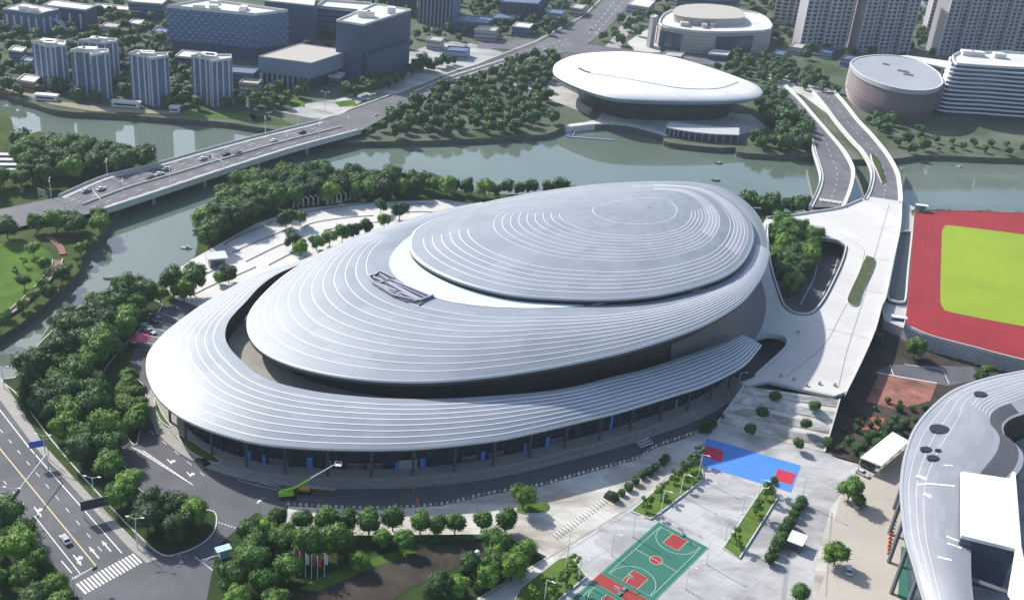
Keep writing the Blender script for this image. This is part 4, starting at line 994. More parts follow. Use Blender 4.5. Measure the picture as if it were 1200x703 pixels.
FW_ = mat('fin_white', (.52, .54, .60), .6); DG = mat('window_dark', (.045, .055, .08), .25, 0, spec=.7); DGM = mat('dark_slate_wall', (.055, .085, .155), .5); TAN = mat('tan_roof', (.42, .40, .36), .8)
STN = mat('stone_pale', (.42, .39, .37), .8, noise=(.08, .12))
# slab pair at top left
t = Bld('office_block', 'low dark office block with white vertical stripes and pale roof at the top left corner', [(3, 11.5), (46, 17), (69, 12), (26, 5)], 36); t.body(BW); t.roof(RW); t.fins(range(4), 5.0, 1.3, .5, 1, t.h * .8, FW_); t.units(2, RW)
t = Bld('office_block', 'low dark block with a white ramp, behind the striped block at top left', [(50, 7), (100, 13), (113, 8), (62, 1)], 31); t.body(DGM); t.roof(RW); t.fins([0, 3], 6.0, 1.3, .5, 1, t.h * .8, FW_)
t = Bld('flat_pavilion', 'long flat pale-roofed pavilion among trees near the top left', [(108, 10), (165, 14.5), (168, 10), (112, 5)], 17); t.body(DGM); t.roof(RW)
b = MB(); p, q = P(64, 20, 9), P(84, 37, 0); b.ribbon([p, q], 9, 0, thick=.6); tag(b.build('entrance_ramp', RW), 'sloping white entrance ramp beside the dark block at the top left', 'ramp')
# five slim riverside towers
def slim(label, roof, vb):
    t = Bld('apartment_tower', label, roof, vb, group='slim blue-grey towers on the far left bank'); t.body(mat('tower_wall', (.13, .175, .28), .5, noise=(.05, .06)) if 'tower_wall' not in bpy.data.materials else bpy.data.materials['tower_wall'])
    t.roof(RW, 1.2); t.fins(range(len(t.f)), 3.6, .9, .5, 0, t.h + .5, FW_, 'pale_pier'); t.fins(range(len(t.f)), 3.6, .8, .12, 0, t.h - .5, DG, 'window_strip', off=0)
    t.bands(range(len(t.f)), 3.1, .25, .3, 3, t.h - 1, BW); t.units(2, RW, .4, 2.5, len(label))
slim('slim blue-grey tower, leftmost of the five on the riverbank', [(37, 50), (57, 56), (60, 55), (76, 55), (77, 50), (59, 48.5)], 99)
slim('slim blue-grey tower standing behind the second riverside tower', [(92, 49), (118, 52), (136, 50), (137, 47.5), (112, 46)], 95)
slim('slim blue-grey tower in front of the half-hidden one on the riverbank', [(82, 61), (104, 62), (108, 66), (127, 63), (127, 60), (106, 59), (92, 57.5)], 113)
slim('slim blue-grey tower in the middle of the riverside row', [(151, 64), (172, 68), (178, 70), (197, 67), (196, 64), (176, 64), (160, 61)], 119)
slim('slim blue-grey tower, rightmost of the row on the riverbank', [(224, 67), (245, 71), (250, 73), (271, 70), (271, 66), (250, 66), (235, 64)], 120)
# patterned block
t = Bld('patterned_block', 'large block with rippling diamond-shaped facade panels and white plant roof', [(195, 9), (299, 19), (338, 14.5), (240, 1)], h=solve_h(299, 19, 72))
t.body(DGM, 0, t.h * .28, .94, 'lower_wall'); t.body(mat('panel_blue', (.11, .155, .26), .5, noise=(.1, .1)), t.h * .28, t.h); t.roof(RW, 1.6); t.units(6, RW, .5, 2.5, 3)
PM = mat('facade_panel', (.17, .225, .35), .4, .1)
b = MB()
for i in range(4):
    a, c = t.edge(i); d = c - a; L = d.length; d.normalize(); nr = Vector((d.y, -d.x, 0)); nj = max(3, int(L / 4.2)); nk = 9
    for j in range(nj):
        for k in range(nk):
            ox = (j + .5 * (k % 2) + .25) / nj * L
            if ox > L - 1.2: continue
            z = t.h * .3 + (k + .5) / nk * t.h * .69; hz = t.h * .69 / nk * .62; p = a + d * ox
            q = [p + nr * .1 - Vector((0, 0, hz)), p + nr * .1 + d * 1.7, p + nr * .1 + Vector((0, 0, hz)), p + nr * .1 - d * 1.7, p + nr * .95 + d * .5]
            for x in q: x.z += z
            b.add(q, [(0, 1, 4), (1, 2, 4), (2, 3, 4), (3, 0, 4)])
b.build('facade_panels', PM, t.t)
# cube hall with colonnade
t = Bld('exhibition_hall', 'pale grey cube hall with tan roof above a white colonnade beside the avenue', [(302.6, 67), (364, 75), (411, 60), (352, 52)], 99)
t.body(DG, 0, t.h * .45, .93, 'glazed_base'); t.body(mat('hall_wall', (.19, .23, .31), .6), t.h * .45, t.h); t.roof(TAN, .5); t.fins(range(4), 3.0, .9, .9, 0, t.h * .45, FW_, 'colonnade', off=-2.0)
t = Bld('museum_block', 'tall slate block with white plant roof behind the tan-roofed hall', [(394, 26), (425, 31), (482, 13), (440, 6)], 92); t.body(DGM); t.roof(RW, 1.2); t.units(3, RW, .5, 4, 8)
t.bands([0], 4.0, .3, .3, 6, t.h, BW); a, c = t.edge(0)
t2 = Bld('museum_wing', 'lower slate wing with recess attached in front of the tall slate block', [(410, 58), (432, 66), (480, 50), (460, 42)], 90); t2.body(mat('wing_slate', (.07, .1, .17), .55)); t2.roof(DGM, .6)
b = MB(); p = P(449, 75, 3); q_ = (P(455, 74, 3) - P(436, 78, 3)); b.box((p.x, p.y, 5), (14, 8, .6), math.atan2(q_.y, q_.x)); tag(b.build('entrance_canopy', BWL), 'flat pale entrance canopy at the foot of the slate block', 'canopy')
t = Bld('office_block', 'slate office block with framed white roof terrace behind the museum block', [(370, 10), (432, 16), (436, 6), (380, 2)], 38); t.body(BW); t.roof(RW, 2); t.bands([0, 1], 4, .5, .3, 4, t.h, DG)
t = Bld('office_block', 'dark bulky block behind the patterned facade block at the top', [(310, 2), (368, 8), (372, -6), (315, -12)], 47); t.body(DGM); t.roof(RW); t.bands(range(4), 4, .5, .3, 4, t.h, BW)
t = Bld('office_tower', 'dark ribbed office tower cut by the top edge left of the avenue', [(492, -30), (532, -22), (542, -30), (500, -38)], 27); t.body(DG); t.fins(range(4), 3.2, .7, .6, 0, t.h, BWL); 
t = Bld('office_tower', 'narrow dark ribbed tower cut by the top edge behind the slate block', [(456, -30), (480, -26), (490, -32), (466, -38)], 12); t.body(DG); t.fins(range(4), 3.2, .7, .6, 0, t.h, BW)
t = Bld('low_hall', 'low dark hall with stepped roofs left of the avenue near the top', [(523, 25), (570, 29), (580, 22), (535, 18)], 37); t.body(DGM); t.roof(BW); t.bands([0, 1], 3.5, .4, .3, 3, t.h, BW)
t = Bld('office_block', 'dark glazed block beside the avenue at the top edge', [(586, 3), (630, 6), (640, -4), (600, -8)], 22); t.body(DG); t.roof(BW); t.fins([0, 1], 4.0, .6, .5, 0, t.h, BW)
t = Bld('office_block', 'low dark block next to the glazed one near the avenue', [(575, 22), (605, 24), (612, 18), (582, 16)], 28); t.body(DGM); t.roof(BW)
for i, (u, v, du, h_, l) in enumerate(((150, 6, 40, 10, 'small pale block among trees left of the patterned facade'), (255, 88, 42, 9, 'low slate podium building right of the slim towers'), (160, 100, 26, 6, 'low white-roofed building between the slim towers'), (20, 98, 20, 5, 'small tan riverside building at the left edge'), (205, 70, 30, 9, 'low podium below the patterned block'))):
    t = Bld('low_building', l, [(u, v - 3), (u + du, v), (u + du + 8, v - 7), (u + 9, v - 10)], h=h_); t.body([BW, DGM, BWL, mat('tan_wall', (.3, .2, .13), .8), DGM][i]); t.roof([RW, BW, RW, RW, RW][i]); t.bands([0, 1], 3, .5, .2, 2, h_ - .5, DG)
for i in range(5):
    u, v = [(12, 108), (55, 117), (148, 125), (205, 131), (45, 92)][i]
    if i in (1, 2, 3):
        p = P(u, v); th = thing('tour_boat' if i == 2 else 'kiosk', ['', 'small white arched shelter on the left riverbank', 'long white coach-like pavilion on the left riverbank promenade', 'tiny white kiosk on the riverbank by the rightmost slim tower'][i], 'pavilion', p); L = [0, 12, 15, 5][i]
        bb = MB(); bb.box((0, 0, 1.4), (L, 4, 2.6), .05, taper=.94); bb.build('wall', LAMPW, th); bb = MB(); bb.box((0, 0, 3.0), (L + 1, 5, .3), .05, taper=.9); bb.build('roof', RW, th); bb = MB(); bb.box((0, -2.06, 1.5), (L * .8, .08, 1), .05); bb.build('window', DG, th)
# white lens-shaped hall
dome = thing('lens_hall', 'gleaming white lens-shaped hall roof on a dark recessed base on the far shore', 'hall', P(770, 120)); O = P(770, 120)
dp = [(648.6, 79), (655, 72.5), (675, 65.5), (707.5, 62.3), (743, 63), (792, 69.5), (843, 84.5), (881.6, 98.5), (893.5, 107), (891, 113), (879, 116.5), (850, 118.6), (805, 119), (760, 118), (715, 114.5), (677, 103), (651, 89.6)]
rimp = cr([P(u, v, 17) - O for u, v in dp], 6, True); cc = P(772, 88, 17) - O
WD = pavemat('white_roof_cladding', (.78, .78, .77), (14, 5), .3, .35, dirt=(.55, .55, .54), line=.8, nscale=.02)
n = len(rimp); rows = []
for s, z in ((1.0, 0), (.985, .9), (.9, 2.2), (.8, 3.2), (.66, 4.2), (.5, 4.9), (.3, 5.4), (.01, 5.6)):
    rows.append([Vector((cc.x + (p.x - cc.x) * s, cc.y + (p.y - cc.y) * s, p.z + z)) for p in rimp])
b = MB(); b.grid(rows, 0, True)
a = sum(rimp[i].x * rimp[(i + 1) % n].y - rimp[(i + 1) % n].x * rimp[i].y for i in range(n))
b.build('roof_shell', WD, dome, True)
b = MB(); b.grid([[Vector((cc.x + (p.x - cc.x) * s, cc.y + (p.y - cc.y) * s, p.z + z)) for p in rimp] for s, z in ((1, 0), (.99, -1.5), (.93, -3.5), (.8, -5))], 0, True); b.build('roof_underside', BWL, dome, True)
b = MB(); b.grid([[Vector((cc.x + (p.x - cc.x) * s, cc.y + (p.y - cc.y) * s, z)) for p in rimp] for s, z in ((.8, 12.5), (.72, 0))], 0, True); b.build('base_wall', mat('dome_base_dark', (.055, .05, .055), .5, noise=(.2, .4)), dome, True)
b = MB(); q = [P(u, v, 20.5) - O for u, v in ((677, 80), (690, 86), (720, 92), (760, 99), (800, 104), (840, 104), (860, 99), (865, 96))]; q = cr(q, 6)
for p in q:
    s = max(0, min(1, ((p - cc).xy.length) / 60)); 
def dome_z(x, y):
    best = min(range(n), key=lambda i: abs(((math.atan2(rimp[i].y - cc.y, rimp[i].x - cc.x) - math.atan2(y - cc.y, x - cc.x) + math.pi) % (2 * math.pi)) - math.pi)); s = math.hypot(x - cc.x, y - cc.y) / (rimp[best] - cc).xy.length
    S = [(1.0, 0), (.985, .9), (.9, 2.2), (.8, 3.2), (.66, 4.2), (.5, 4.9), (.3, 5.4), (.0, 5.6)]
    for (s0, z0), (s1, z1) in zip(S, S[1:]):
        if s1 <= s <= s0: return 17 + z0 + (z1 - z0) * (s0 - s) / (s0 - s1)
    return 17
for p in q: p.z = dome_z(p.x, p.y) + .1
b.ribbon(q, .7, .05); b.build('roof_groove', mat('groove_grey', (.25, .25, .27), .6), dome)
b = MB()
for i in range(6): p = q[i + 1]; b.box((p.x, p.y + 1, p.z + .15), (1.6, 1.6, .3), 0)
b.build('roof_lettering_strip', DG, dome)
# waterfront pavilion & dock
pv = thing('waterfront_pavilion', 'long low curved waterfront pavilion with pale roof on the far shore', 'pavilion', P(820, 163)); O = P(820, 163)
fr = [P(u, v, 0) - O for u, v in ((779, 158), (800, 162), (830, 165.5), (864, 167))]; bk = [P(u, v, 0) - O for u, v in ((783, 152), (804, 155), (832, 158), (865, 160))]
fr, bk = cr(fr, 4), cr(bk, 4); loop = fr + bk[::-1]; b = MB(); b.prism([(p.x, p.y) for p in loop], 0, 4.4); b.build('glass_wall', DG, pv)
b = MB(); b.prism([(p.x, p.y - (1.2 if i < len(fr) else -1)) for i, p in enumerate(loop)], 4.4, 5.0, bottom=True); b.build('roof', mat('pavilion_roof', (.5, .5, .52), .6), pv)
for i in range(0, len(fr), 1):
    b = MB(); p = fr[i]; b.tube([(p.x, p.y - .8, 0), (p.x, p.y - .8, 4.4)], .22, 6); b.build('column', FW_, pv)
dk = thing('floating_dock', 'L-shaped floating dock with pale blue frame by the far shore', 'dock', P(667, 160, WZ)); O = P(667, 160, WZ)
for a_, c_, w_ in (((671, 148), (665, 161), 2.6), ((665, 161), (719, 165), 1.2)):
    b = MB(); b.ribbon([P(*a_, WZ) - O, P(*c_, WZ) - O], w_, .6, thick=.8); b.build('pontoon', mat('dock_blue', (.25, .34, .45), .6) if 'dock_blue' not in bpy.data.materials else bpy.data.materials['dock_blue'], dk)
b = MB(); b.ribbon([P(677, 149, WZ) - O, P(671, 160, WZ) - O], .5, .8, thick=.8); b.build('gangway', LAMPW, dk)
# round museum
t = Bld('round_museum', 'low rounded museum with alternating stone and dark glass facade bays near the top', [(772, 28), (790, 35), (826, 39), (870, 39), (903, 36), (900, 24), (880, 15), (830, 10), (785, 14)], 52, rnd=3)
t.body(STN); t.roof(RW, 1.5); t.units(7, TAN, .5, 3, 5)
for i in range(len(t.f)):
    a, c = t.edge(i)
    if i % 6 in (1, 2, 3):
        d = c - a; L = d.length; d.normalize(); nr = Vector((d.y, -d.x, 0)); p = (a + c) / 2 + nr * .3; b = MB(); b.box((p.x, p.y, t.h * .45), (L * 1.0, .7, t.h * .8), math.atan2(d.y, d.x)); b.build('window', BLUEG, t.t)
t.bands(range(len(t.f)), 2.6, .18, .35, 2, t.h, mat('stone_joint', (.3, .27, .25), .8))
b = MB(); b.prism([(p.x * .62 - 6, p.y * .6 + 6) for p in t.f], t.h, t.h + 5); b.build('upper_storey', STN, t.t); b = MB(); b.prism([(p.x * .64 - 6, p.y * .62 + 6) for p in t.f], t.h + 5, t.h + 5.8); b.build('upper_roof', TAN, t.t)
t = Bld('office_block', 'dark blue-grey office block behind the round museum, cut by the top edge', [(797, -20), (866, -16), (872, -24), (805, -28)], 20); t.body(BW); t.bands(range(4), 4, 1.6, .3, 2, t.h, DG)
t = Bld('white_tower', 'slim pale cylinder tower beside the round museum', [(762, 20), (766, 21.5), (771, 20), (766, 18)], 55, cat='tower'); t.body(STN); t.roof(RW)
t = Bld('low_building', 'low pale building with white roof north of the round museum', [(735, 6), (760, 10), (768, 2), (745, -2)], 16); t.body(BWL); t.roof(RW); t.bands([0, 1], 3, .8, .2, 2, t.h, DG)
# residential towers
RWALL = mat('residential_wall', (.36, .35, .38), .7, noise=(.03, .08)); RPI = mat('residential_pier', (.54, .53, .56), .7)
def resid(label, a, c, dep, h, seed):
    A, C = P(*a), P(*c); d = C - A; L = d.length; d.normalize(); nr = Vector((-d.y, d.x, 0)); O = (A + C) / 2; th = thing('residential_tower', label, 'apartment tower', O, 0, 'tall pale residential towers along the top right')
    rz = math.atan2(d.y, d.x); rr = random.Random(seed); nb = max(2, int(L / 9)); bw = L / nb
    for i in range(nb):
        x = -L / 2 + (i + .5) * bw; off = (0, 2.5)[i % 2]; p = d * x + nr * (dep / 2 + off)
        b = MB(); b.box((p.x, p.y, h / 2), (bw * .98, dep, h), rz); b.build('wall', RWALL, th)
        g1 = MB(); g2 = MB(); k = MB(); ri_ = MB()
        for fl_ in range(int(h / 3.1)):
            z = 3 + fl_ * 3.1
            for s, g in ((-.26, g1), (.26, g2)):
                q = d * (x + s * bw) + nr * (off - .05); g.box((q.x, q.y, z + 1.5), (bw * .3, .3, 1.7), rz)
            q = d * x + nr * (off - .5); k.box((q.x, q.y, z + .35), (bw * .82, 1.0, .55), rz)
        g1.build('window_column', DG, th); g2.build('window_column', DG, th); k.build('balcony_stack', RPI, th)
        for s in (-.49, .0, .49):
            q = d * (x + s * bw) + nr * (off - .55); ri_.box((q.x, q.y, h / 2), (.9, 1.3, h + 1), rz)
        ri_.build('pier', RPI, th)
    b = MB(); b.box(tuple(nr * dep / 2 + Vector((0, 0, h + 1.5))), (L * .5, dep * .5, 3), rz); b.build('rooftop_block', RPI, th)
resid('pale tower block, farthest and leftmost of the tall residential ones', (905, 27), (935, 31), 14, 80, 1)
resid('pale tower block with two bays right of the farthest residential one', (936, 57), (990, 60), 16, 100, 2)
resid('pale tower block behind the gap between the two narrower residential blocks', (978, 42), (1005, 44), 14, 90, 3)
resid('pale tower block left of the bit of river seen at the top edge', (1003, 62), (1063, 64), 16, 100, 4)
resid('widest pale tower block rising behind the striped white building', (1098, 65), (1182, 68), 18, 110, 5)
resid('pale tower block at the top right corner', (1185, 66), (1250, 70), 18, 110, 6)
resid('dim tower behind the widest residential block, seen past its left edge', (1085, 36), (1104, 38), 14, 90, 7)
sheet('river_water', [(1062, 0), (1102, 2), (1098, 24), (1064, 22)], MT.get('w') or mat('far_water', (.3, .36, .4), .2), .3)
# drum-shaped building
dr = thing('drum_building', 'drum-shaped building with flat grey oval roof and diagonal-textured wall on the far shore', 'building', P(1050, 130)); O = P(1050, 130)
hd = 22
dq = [(996, 76), (1001, 70), (1015, 66), (1043, 65), (1075, 71), (1098, 84), (1105, 95), (1104, 100), (1095, 105), (1078, 107), (1055, 105), (1030, 98), (1008, 88)]
rr_ = cr([P(u, v, hd) - O for u, v in dq], 6, True); c_ = sum(rr_, Vector()) / len(rr_)
b = MB(); b.prism([(p.x, p.y) for p in rr_], hd - 2.4, hd, bottom=True); b.build('roof', mat('drum_roof', (.36, .38, .42), .5, noise=(.05, .06)), dr)
b = MB(); q = rr_ + [rr_[0]]; b.ribbon([c_.lerp(p, .985) for p in q], .9, .5, thick=.4); b.build('roof_rim', RW, dr)
b = MB(); nn = len(rr_); rows = [[Vector((c_.x + (p.x - c_.x) * s, c_.y + (p.y - c_.y) * s, z)) for p in rr_] for z, s in ((hd - 2.4, .975), (hd * .5, .985), (hd * .3, .97), (0, .9))]; b.grid(rows, 0, True); b.build('wall', mat('drum_wall', (.15, .12, .13), .6, noise=(.1, .12)), dr, True)
b = MB()
for i in range(0, nn, 1):
    for k in range(5):
        p0 = rr_[i]; p1 = rr_[(i + 2) % nn]; z0 = (hd - 3) * k / 5; z1 = z0 + (hd - 3) / 5
        s0 = (.9 + .29 * z0 / hd if z0 < hd * .3 else .985) + .006; s1 = (.9 + .29 * z1 / hd if z1 < hd * .3 else .985) + .006
        b.tube([(c_.x + (p0.x - c_.x) * s0, c_.y + (p0.y - c_.y) * s0, z0), (c_.x + (p1.x - c_.x) * s1, c_.y + (p1.y - c_.y) * s1, z1)], .25, 4)
b.build('diagonal_fins', mat('drum_fin', (.30, .25, .26), .6), dr)
for u, v, w_ in ((1058, 84, 7), (1064, 88, 6), (1038, 76, 4)):
    p = P(u, v, hd) - O; b = MB(); b.box((p.x, p.y, hd + .4), (w_, w_ * .5, .8), -.4); b.build('roof_hatch', mat('hatch_grey', (.2, .2, .22), .6) if 'hatch_grey' not in bpy.data.materials else bpy.data.materials['hatch_grey'], dr)
t = Bld('linking_canopy', 'flat pale canopy roof linking the drum building and the striped building', [(1046, 66), (1110, 80), (1114, 72), (1062, 65)], h=19, cat='canopy'); b = MB(); b.prism(t.scaled(1), 17.8, 19, bottom=True); b.build('roof_slab', RW, t.t)
for k in (.8,):
    for i in range(4): b = MB(); p = t.f[i] * k; b.tube([(p.x, p.y, 0), (p.x, p.y, 17.8)], .5, 6); b.build('column', FW_, t.t)
# striped wavy building
hs = 34
t = Bld('striped_building', 'white building with rounded corner and wavy horizontal floor bands at the right edge', [(1114, 72), (1118, 77), (1160, 80), (1240, 84), (1242, 66), (1180, 62), (1120, 63), (1113, 67)], h=hs)
t.body(BLUEG, 0, hs, .955, 'glazing'); t.roof(RW, 1.5, .95)
SBM = mat('floor_band_white', (.62, .63, .68), .5)
base_loop = cr([p for p in t.f], 8, True); nfl = 11
for k in range(nfl):
    z = 3.4 + k * (hs - 3.0) / nfl; rows = []
    L_ = len(base_loop)
    def ringat(s, zz_): return [Vector((p.x * (s + .006 * math.sin(i * .45 + k * 1.3)), p.y * (s + .012 * math.sin(i * .45 + k * 1.3)), zz_)) for i, p in enumerate(base_loop)]
    g_ = 1 + (nfl - k) * .006
    b = MB(); b.grid([ringat(.955 * g_, z + 1.0), ringat(.985 * g_, z + .95), ringat(.997 * g_, z + .5), ringat(.985 * g_, z - .1), ringat(.955 * g_, z - .2)], 0, True); b.build('floor_band', SBM, t.t, True)
for u, v in ((1133, 65), (1145, 66), (1170, 68)):
    p = P(u, v, hs) - t.O; b = MB(); b.box((p.x, p.y, hs + 1.6), (8, 6, 3.2), 0); b.build('rooftop_unit', RW, t.t)
# ------------------------------------------------------------------ ring-roofed building at bottom right
rb = thing('ring_roof_building', 'curved grey metal ring roof on leaning columns with white box at the bottom right', 'building', P(1130, 600)); O = P(1130, 600)
hr = 17.0
ou = [(1330, 418), (1260, 424), (1200, 435), (1156, 444), (1117.6, 458), (1089.5, 480.5), (1071.5, 503.6), (1062.6, 526.6), (1057.5, 551), (1056, 579), (1060.5, 625), (1071.5, 664), (1083, 703), (1100, 750), (1130, 800)]
inr = [(1330, 440), (1270, 458), (1225, 474), (1200, 485), (1186, 490), (1177.5, 497), (1176, 504), (1180, 513), (1190, 520), (1199, 532), (1196, 550), (1175, 572), (1152, 592), (1141, 618), (1138, 655), (1141, 703), (1152, 755), (1172, 800)]
RS = roofmat('ring_roof_metal', (.32, .33, .36), (.37, .38, .41), .25, .45)
oc2 = resample(cr([P(u, v, hr) - O for u, v in ou], 8), 120); ic2 = resample(cr([P(u, v, hr + 2.2) - O for u, v in inr], 8), 120)
def S2(i, v): p = oc2[i].lerp(ic2[i], v); p.z += 1.6 * math.sin(math.pi * min(1, v)); return p
rows = [[S2(i, j / 8) for i in range(120)] for j in range(9)]; uvs = [[(i * 2.5, j * 4.5) for i in range(120)] for j in range(9)]
up = (rows[0][1] - rows[0][0]).cross(rows[1][0] - rows[0][0]).z > 0
b = MB(); b.grid(rows, 0, False, uvs, flip=not up); b.build('ring_roof', RS, rb, True)
b = MB(); b.grid([oc2, [p + Vector((0, 0, -1.4)) for p in oc2], [p.lerp(q, .12) + Vector((0, 0, -2)) for p, q in zip(oc2, ic2)]]); b.build('roof_fascia', mat('ring_fascia', (.05, .05, .055), .5), rb, True)
b = MB(); b.ribbon(oc2, .8, .3, thick=.4); b.build('rim_trim', FASC, rb)
b = MB()
for v in (.1, .2, .3):
    q = [S2(i, v) for i in range(2, 118)]; b.ribbon(q, .14, .08)
for v in (.42, .48, .54, .6, .66, .72): q = [S2(i, v) for i in range(10, 48)]; b.ribbon(q, .16, .08)
b.build('roof_seams', ROOFL, rb)
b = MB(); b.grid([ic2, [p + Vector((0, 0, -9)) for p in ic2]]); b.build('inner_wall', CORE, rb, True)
b = MB(); q = [Vector((p.x, p.y, 8)) for p in ic2] ; b.add(q, [tuple(range(120))]); b.build('inner_floor', mat('stand_floor', (.3, .29, .28), .8, noise=(.2, .3)), rb)
def rz2(p): return min((S2(i, j / 12) for i in range(0, 120) for j in range(13)), key=lambda s_: (s_.xy - p.xy).length_squared).z
def hole_at(u, v, rx, ry, rot=0.3):
    p = P(u, v, hr + 1.6) - O; bb = MB(); pts = []
    for i in range(20):
        t_ = i / 20 * 2 * math.pi; x, y = rx * math.cos(t_), ry * math.sin(t_); X, Y = x * math.cos(rot) - y * math.sin(rot), x * math.sin(rot) + y * math.cos(rot)
        # height by nearest roof point
        pts.append((p.x + X, p.y + Y))
    zt = max(min((S2(i, j / 8) for i in range(0, 120, 2) for j in range(9)), key=lambda s: (s.xy - Vector(q)).length_squared).z for q in pts)
    bb.prism(pts, zt - .3, zt + .2); bb.build('skylight_oval', mat('skylight_dark', (.03, .03, .035), .3) if 'skylight_dark' not in bpy.data.materials else bpy.data.materials['skylight_dark'], rb)
for u, v, a_, c_ in ((1148, 465, 2.3, 1.6), (1101, 503, 3.3, 2.6), (1085, 526.5, 1.9, 1.3), (1098.5, 529.5, 1, .6), (1092.5, 538.5, 2.0, 1.3)): hole_at(u, v, a_, c_)
for (u0, v0), (u1, v1) in (((1074, 566), (1118, 573)), ((1105, 547), (1116, 549)), ((1108, 632), (1125, 638)), ((1109, 640), (1126, 645)), ((1098, 655), (1114, 660))):
    a_, c_ = P(u0, v0, hr + 1.8) - O, P(u1, v1, hr + 1.8) - O; b = MB(); qq = [a_.lerp(c_, k / 4) for k in range(5)]
    for p in qq: p.z = rz2(p)
    b.ribbon(qq, .7, .08, thick=.2); b.build('roof_light_strip', LAMPW, rb)
for u, v in ((1080, 560), (1088, 583)):
    p = P(u, v, hr + 1.6) - O; b = MB(); b.box((p.x, p.y, rz2(p) + .1), (3.2, 2.0, .3), -.6, taper=.8); b.build('skylight', mat('skylight_pale', (.6, .66, .72), .15) if 'skylight_pale' not in bpy.data.materials else bpy.data.materials['skylight_pale'], rb)
# dark strips for the seating tiers between seams and opening
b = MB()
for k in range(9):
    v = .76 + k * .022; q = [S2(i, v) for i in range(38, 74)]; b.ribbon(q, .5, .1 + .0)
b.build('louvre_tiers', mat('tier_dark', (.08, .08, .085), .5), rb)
for i in range(50, 106, 7):
    p = oc2[i]; q = oc2[i].lerp(ic2[i], .05); b = MB(); b.tube([(q.x - 1.5, q.y - 3.5, 0), (q.x + 1.0, q.y + .5, hr - 1.2)], .62, 8); b.build('leaning_column', mat('column_slate', (.14, .15, .18), .5) if 'column_slate' not in bpy.data.materials else bpy.data.materials['column_slate'], rb)
wallc = [oc2[i].lerp(ic2[i], .3) for i in range(30, 120)]
b = MB(); b.grid([[V(p, 0) for p in wallc], [V(p, hr) for p in wallc]]); b.build('recessed_wall', DG, rb, True)
# white box on the ring roof
bx = [(1126.5, 552), (1188, 561), (1192, 643), (1126.5, 627)]; hb = hr + 6
q = [P(u, v, hb) - O for u, v in bx]; b = MB(); b.prism([(p.x, p.y) for p in q], hb - 1.0, hb); b.build('box_roof', WD, rb)
ct_ = sum(q, Vector()) / 4; b = MB(); b.prism([(ct_.x + (p.x - ct_.x) * .98, ct_.y + (p.y - ct_.y) * .98) for p in q], 6, hb - 1.0); b.build('box_wall', mat('box_glass', (.07, .085, .13), .15, .2, spec=.8), rb)
q2 = [P(u, v, hb + .8) - O for u, v in ((1186, 553), (1190, 553), (1197, 640), (1210, 703), (1230, 720), (1191, 703), (1183, 690), (1191, 643))]
b = MB(); b.prism([(p.x, p.y) for p in q2], hb - 1, hb + .8, bottom=True); b.build('white_blade', WD, rb)
# front terrace roof (dark) south of the box
q3 = [P(u, v, 5) - O for u, v in ((1115, 600), (1215, 620), (1230, 800), (1140, 800), (1135, 703))]; b = MB(); b.prism([(p.x, p.y) for p in q3], 0, 5); b.build('dark_terrace', mat('terrace_dark', (.05, .055, .07), .3), rb)
b = MB(); b.ribbon([P(1139, 678, hr) - O, P(1192, 697, hr) - O], 1.6, 0, thick=.5); b.build('terrace_beam', mat('beam_grey', (.12, .12, .13), .5), rb)
sheet('court_ground', [(1056, 640), (1068, 644), (1085, 720), (1052, 700)], CG, .12)

# low dense city fabric: small blocks, terraces and pale yards between the trees of the far bank
rr = random.Random(21)
for i, (u, v, w_, h_) in enumerate(((10, 62, 16, 6), (24, 74, 12, 5), (118, 34, 18, 5), (150, 30, 14, 4), (178, 40, 16, 6), (280, 100, 22, 6), (385, 92, 14, 5), (520, 62, 26, 5), (556, 38, 24, 7), (600, 34, 20, 6), (640, 18, 18, 8), (668, 12, 14, 6), (700, 84, 0, 0), (905, 66, 12, 5), (925, 58, 14, 5), (890, 44, 10, 6), (985, 72, 16, 5), (775, 68, 22, 4), (830, 66, 22, 4), (960, 64, 14, 4), (500, 50, 16, 6), (545, 26, 16, 7))):
    if w_ == 0: continue
    t = Bld('low_building', ['small pale-roofed building', 'little grey-roofed building', 'low tan-roofed building'][i % 3] + ' number among the far trees', [(u, v - 2), (u + w_, v), (u + w_ + 5, v - 5), (u + 6, v - 7)], h=h_)
    t.body([BW, BWL, STN][i % 3]); t.roof([RW, BW, TAN][i % 3]); t.bands([0, 1], 3, .5, .2, 2, h_ - .3, DG)
    near_ = ['at the left edge', 'left of the striped office block', 'beside the flat pavilion', 'between pavilion and patterned block', 'close to the patterned block', 'right of the rightmost slim tower', 'before the tall slate block', 'on the pale square', 'under the ribbed tower', 'left of the avenue bend', 'high on the left of the avenue', 'nearest the avenue at the top', '', 'by the ramps walk', 'left of the two-bay tower', 'right of the round museum', 'under the two-bay tower', 'before the round museum', 'right before the round museum', 'left under the pale towers', 'beside the slate block on the square', 'between the ribbed tower and the low hall'][i]
    t.t['label'] = ['small pale-roofed building ', 'little grey-roofed building ', 'low tan-roofed building '][i % 3] + near_

# lane lines on the avenue, crossing and approach
def zav(v): return .36 if v < 80 else .9 if v < 98 else 1.6
for A_, B_, n_ in (((440, 131), (528, 93), 12), ((448, 136), (535, 98), 12), ((600, 66), (668, 45), 10), ((600, 70), (672, 50), 10), ((690, 40), (722, 0), 9), ((698, 40), (732, 0), 9)):
    b = MB()
    for i in range(n_):
        t0, t1 = i / n_, (i + .45) / n_; q = [(A_[0] + (B_[0] - A_[0]) * t, A_[1] + (B_[1] - A_[1]) * t) for t in (t0, t1)]
        b.ribbon([P(u, v, (1.9 - 1.0 * (134 - v) / 42) if A_[0] < 500 else .36) for u, v in q], .4, .12)
    tag(b.build('lane_dashes', WHITE), kind='structure')
